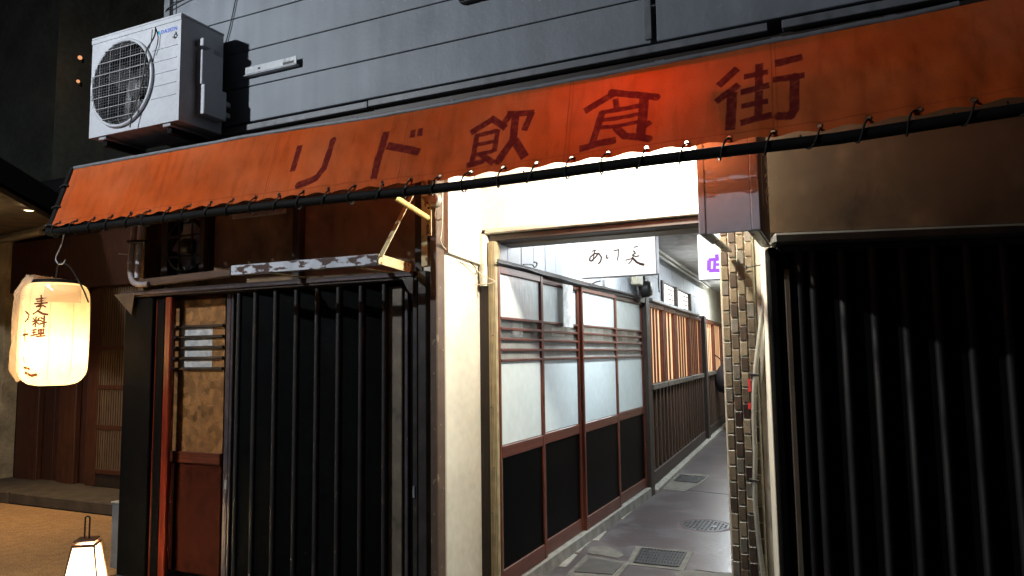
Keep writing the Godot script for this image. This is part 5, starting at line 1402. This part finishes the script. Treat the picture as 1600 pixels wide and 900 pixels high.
func floor_lamp():
	# four sided paper lamp standing on the gravel: narrower at the top
	var at = PY(131, 958, 0.006)
	var d = 216.0
	var hgt = PP(131, 841, at, Vector3(0, 0, 1)).y
	var t = thing("floor_lantern", "four sided glowing floor lantern with wooden frame on the gravel", "lantern", at)
	var rt = 0.080; var rb = 0.158
	var turn = deg_to_rad(38.0)
	var bs = Basis(Vector3.UP, turn)
	var pan = StandardMaterial3D.new(); pan.resource_name = "lamp_paper"; pan.albedo_color = s(lin(0.85, 0.80, 0.68)); pan.roughness = 0.7; pan.backlight_enabled = true; pan.backlight = Color(1, 1, 1); pan.cull_mode = BaseMaterial3D.CULL_DISABLED
	pan.albedo_texture = T.mottle; pan.uv1_triplanar = true
	var y0 = 0.05; var y1 = hgt - 0.03 - at.y
	for k in 4:
		var w = TAU * k / 4 + PI / 4
		var w2 = w + TAU / 4
		var a = at + bs * Vector3(cos(w) * rb, y0, sin(w) * rb); var b = at + bs * Vector3(cos(w2) * rb, y0, sin(w2) * rb)
		var c = at + bs * Vector3(cos(w2) * rt, y1, sin(w2) * rt); var e = at + bs * Vector3(cos(w) * rt, y1, sin(w) * rt)
		var st = SurfaceTool.new(); st.begin(Mesh.PRIMITIVE_TRIANGLES)
		var mid = (a + b + c + e) / 4 - at; mid.y = 0
		var nn = (b - a).cross(e - a).normalized()
		if nn.dot(mid) < 0: nn = -nn
		face(st, [a - at, b - at, c - at, e - at], nn)
		put(t, "paper_panel", st.commit(), pan, Transform3D(Basis(), at))
		bar(t, "corner_post", a + (a - at).normalized() * 0.004, e + (e - at) * 0.02, 0.011, 0.011, M.lattice_wood, Vector3(1, 0, 1))
		bar(t, "rail", a, b, 0.03, 0.016, M.house_post, Vector3(0, 1, 0))
		bar(t, "rail", e, c, 0.016, 0.014, M.house_post, Vector3(0, 1, 0))
	put(t, "cap", block_mesh(Vector3(rt * 1.42, 0.010, rt * 1.42), 0.003), M.house_post, Transform3D(bs, at + Vector3(0, y1 + 0.026, 0)))
	for dx in [-0.014, 0.014]:
		pipe(t, "handle", [at + Vector3(dx * 0.9, y1 + 0.03, dx * -0.42), at + Vector3(dx * 0.9, y1 + 0.155, dx * -0.42)], 0.005, M.iron_black, 6)
	pipe(t, "handle", [at + Vector3(-0.0126, y1 + 0.155, 0.0059), at + Vector3(0, y1 + 0.162, 0), at + Vector3(0.0126, y1 + 0.155, -0.0059)], 0.005, M.iron_black, 6)
	for k in 4:
		var w = TAU * k / 4 + PI / 4
		B(t, "foot", at.x + (bs * Vector3(cos(w) * rb * 0.95, 0, 0)).x - 0.01, at.x + (bs * Vector3(cos(w) * rb * 0.95, 0, 0)).x + 0.01, at.y, at.y + 0.05, at.z + sin(w) * rb * 0.8 - 0.01, at.z + sin(w) * rb * 0.8 + 0.01, M.house_post)
	bulb(t, at + Vector3(0, 0.26, 0), 0.045, lin(1.0, 0.78, 0.46), 2.0, 0.045, 6.0)

# ---------------------------------------------------------------- covers and patches on the passage floor
func floor_covers():
	var Y = 0.006
	var a = PY(1059, 820, Y); var b = PY(1135, 820, Y)
	var c = (a + b) / 2 + Vector3(0.03, 0, 0.02); var r = (b - a).length() / 2
	var t = thing("manhole_cover", "round iron manhole cover in the passage floor", "manhole cover", c)
	put(t, "collar", lathe_mesh([Vector2(r * 1.02, 0.003), Vector2(r * 1.10, 0.004), Vector2(r * 1.13, 0.0)], 40), M.collar_pink, Transform3D(Basis(), c))
	put(t, "lid", lathe_mesh([Vector2(0.0, 0.004), Vector2(r * 0.98, 0.004), Vector2(r, 0.0)], 40), M.iron_cover, Transform3D(Basis(), c))
	for i in range(-5, 6):
		for j in range(-5, 6):
			var p = Vector2(i, j) * r * 0.165
			if p.length() < r * 0.86: put(t, "stud", block_mesh(Vector3(r * 0.10, 0.006, r * 0.05), 0.002), M.iron_cover, Transform3D(Basis(Vector3.UP, 0.0 if (i + j) % 2 == 0 else PI / 2), c + Vector3(p.x, 0.006, p.y)))
	put(t, "key_hole", block_mesh(Vector3(0.04, 0.004, 0.025), 0.001), M.galvanised, Transform3D(Basis(), c + Vector3(r * 0.4, 0.008, r * 0.15)))
	# near grating in its cement frame
	floor_grate([[1003, 858], [1071, 865], [1059, 887], [991, 880]], "square iron floor grating nearer the passage entrance", 14)
	floor_grate([[1063, 743], [1101, 746], [1089, 755], [1054, 752]], "small iron floor grating deeper in the passage", 9)
	var pl = thing("drain_plate", "flat steel drain plate set in rough cement by the door sill", "plate", PY(935, 887, Y))
	sheet(pl, "cement_bed", [PY(915, 868, Y), PY(985, 880, Y), PY(962, 906, Y), PY(880, 903, Y)], 0.004, M.patch_cement)
	sheet(pl, "plate", [PY(922, 873, Y) + Vector3(0, 0.004, 0), PY(974, 882, Y) + Vector3(0, 0.004, 0), PY(957, 899, Y) + Vector3(0, 0.004, 0), PY(897, 895, Y) + Vector3(0, 0.004, 0)], 0.005, M.flat_plate)
	var pc = []
	for p in [[924, 855], [945, 854], [970, 862], [974, 869], [966, 873], [940, 868], [918, 865], [920, 858]]: pc.append(PY(p[0], p[1], Y))
	tag(sheet(self, "cement_patch", pc, 0.004, M.patch_cement), "pale rounded cement patch on floor near the door sill", "patch", "floor")
	pc = []
	for p in [[1055, 893], [1080, 891], [1110, 895], [1147, 896], [1150, 930], [1050, 925]]: pc.append(PY(p[0], p[1], Y))
	tag(sheet(self, "cement_patch", pc, 0.003, M.patch_cement), "pale straight edged cement patch across the passage entrance", "patch", "floor")
	pc = []
	for p in [[1046, 741], [1100, 741], [1108, 744], [1092, 757], [1070, 768], [1036, 764]]: pc.append(PY(p[0], p[1], Y))
	tag(sheet(self, "cement_patch", pc, 0.002, M.patch_cement), "pale cement patch round the deeper floor grating", "patch", "floor")
	# worn pale edge along the sill, broken into short lengths
	var ge = thing("gutter_edge", "narrow chipped cement edge along the sliding door sill", "edge", PY(940, 832, Y))
	var run = [[872, 886], [897, 865], [921, 845], [941, 829], [962, 812], [985, 795], [1009, 777]]
	for i in run.size() - 1:
		var a0 = PY(run[i][0], run[i][1], Y); var b0 = PY(run[i + 1][0] - 1.5, run[i + 1][1] + 1.2, Y)
		var w = [0.10, 0.06, 0.13, 0.05, 0.11, 0.07][i]
		sheet(ge, "edge_piece", [a0, b0, b0 + Vector3(w * 0.4, 0, 0.01), a0 + Vector3(w * 0.55, 0, -0.01)], 0.006 + 0.004 * (i % 2), M.concrete_light)

func floor_grate(q: Array, label: String, n: int):
	var Y = 0.006
	var P = []
	for p in q: P.append(PY(p[0], p[1], Y))
	var c: Vector3 = (P[0] + P[1] + P[2] + P[3]) / 4
	var t = thing("floor_grating", label, "grating", c)
	var out = []
	for p in P: out.append(c + (p - c) * 1.32)
	sheet(t, "cement_frame", out, 0.0035, M.patch_cement)
	var ins = []
	for p in P: ins.append(p + Vector3(0, 0.004, 0))
	sheet(t, "pit_dark_sheet", ins, 0.001, M.black_print)  # flat black sheet paints the dark below the bars
	for i in 4: bar(t, "edge_bar", P[i] + Vector3(0, 0.008, 0), P[(i + 1) % 4] + Vector3(0, 0.008, 0), 0.016, 0.006, M.iron_black, (P[(i + 1) % 4] - P[i]).cross(Vector3.UP))
	for k in range(1, n):
		var f = float(k) / n
		var a: Vector3 = P[0].lerp(P[1], f); var b: Vector3 = P[3].lerp(P[2], f)
		bar(t, "grate_bar", a + Vector3(0, 0.0075, 0), b + Vector3(0, 0.0075, 0), 0.010, 0.005, M.iron_cover, Vector3(1, 0, 0))
	for k in range(1, 5):
		var f = k / 5.0
		bar(t, "cross_bar", P[0].lerp(P[3], f) + Vector3(0, 0.0072, 0), P[1].lerp(P[2], f) + Vector3(0, 0.0072, 0), 0.008, 0.004, M.iron_cover, Vector3(0, 0, 1))
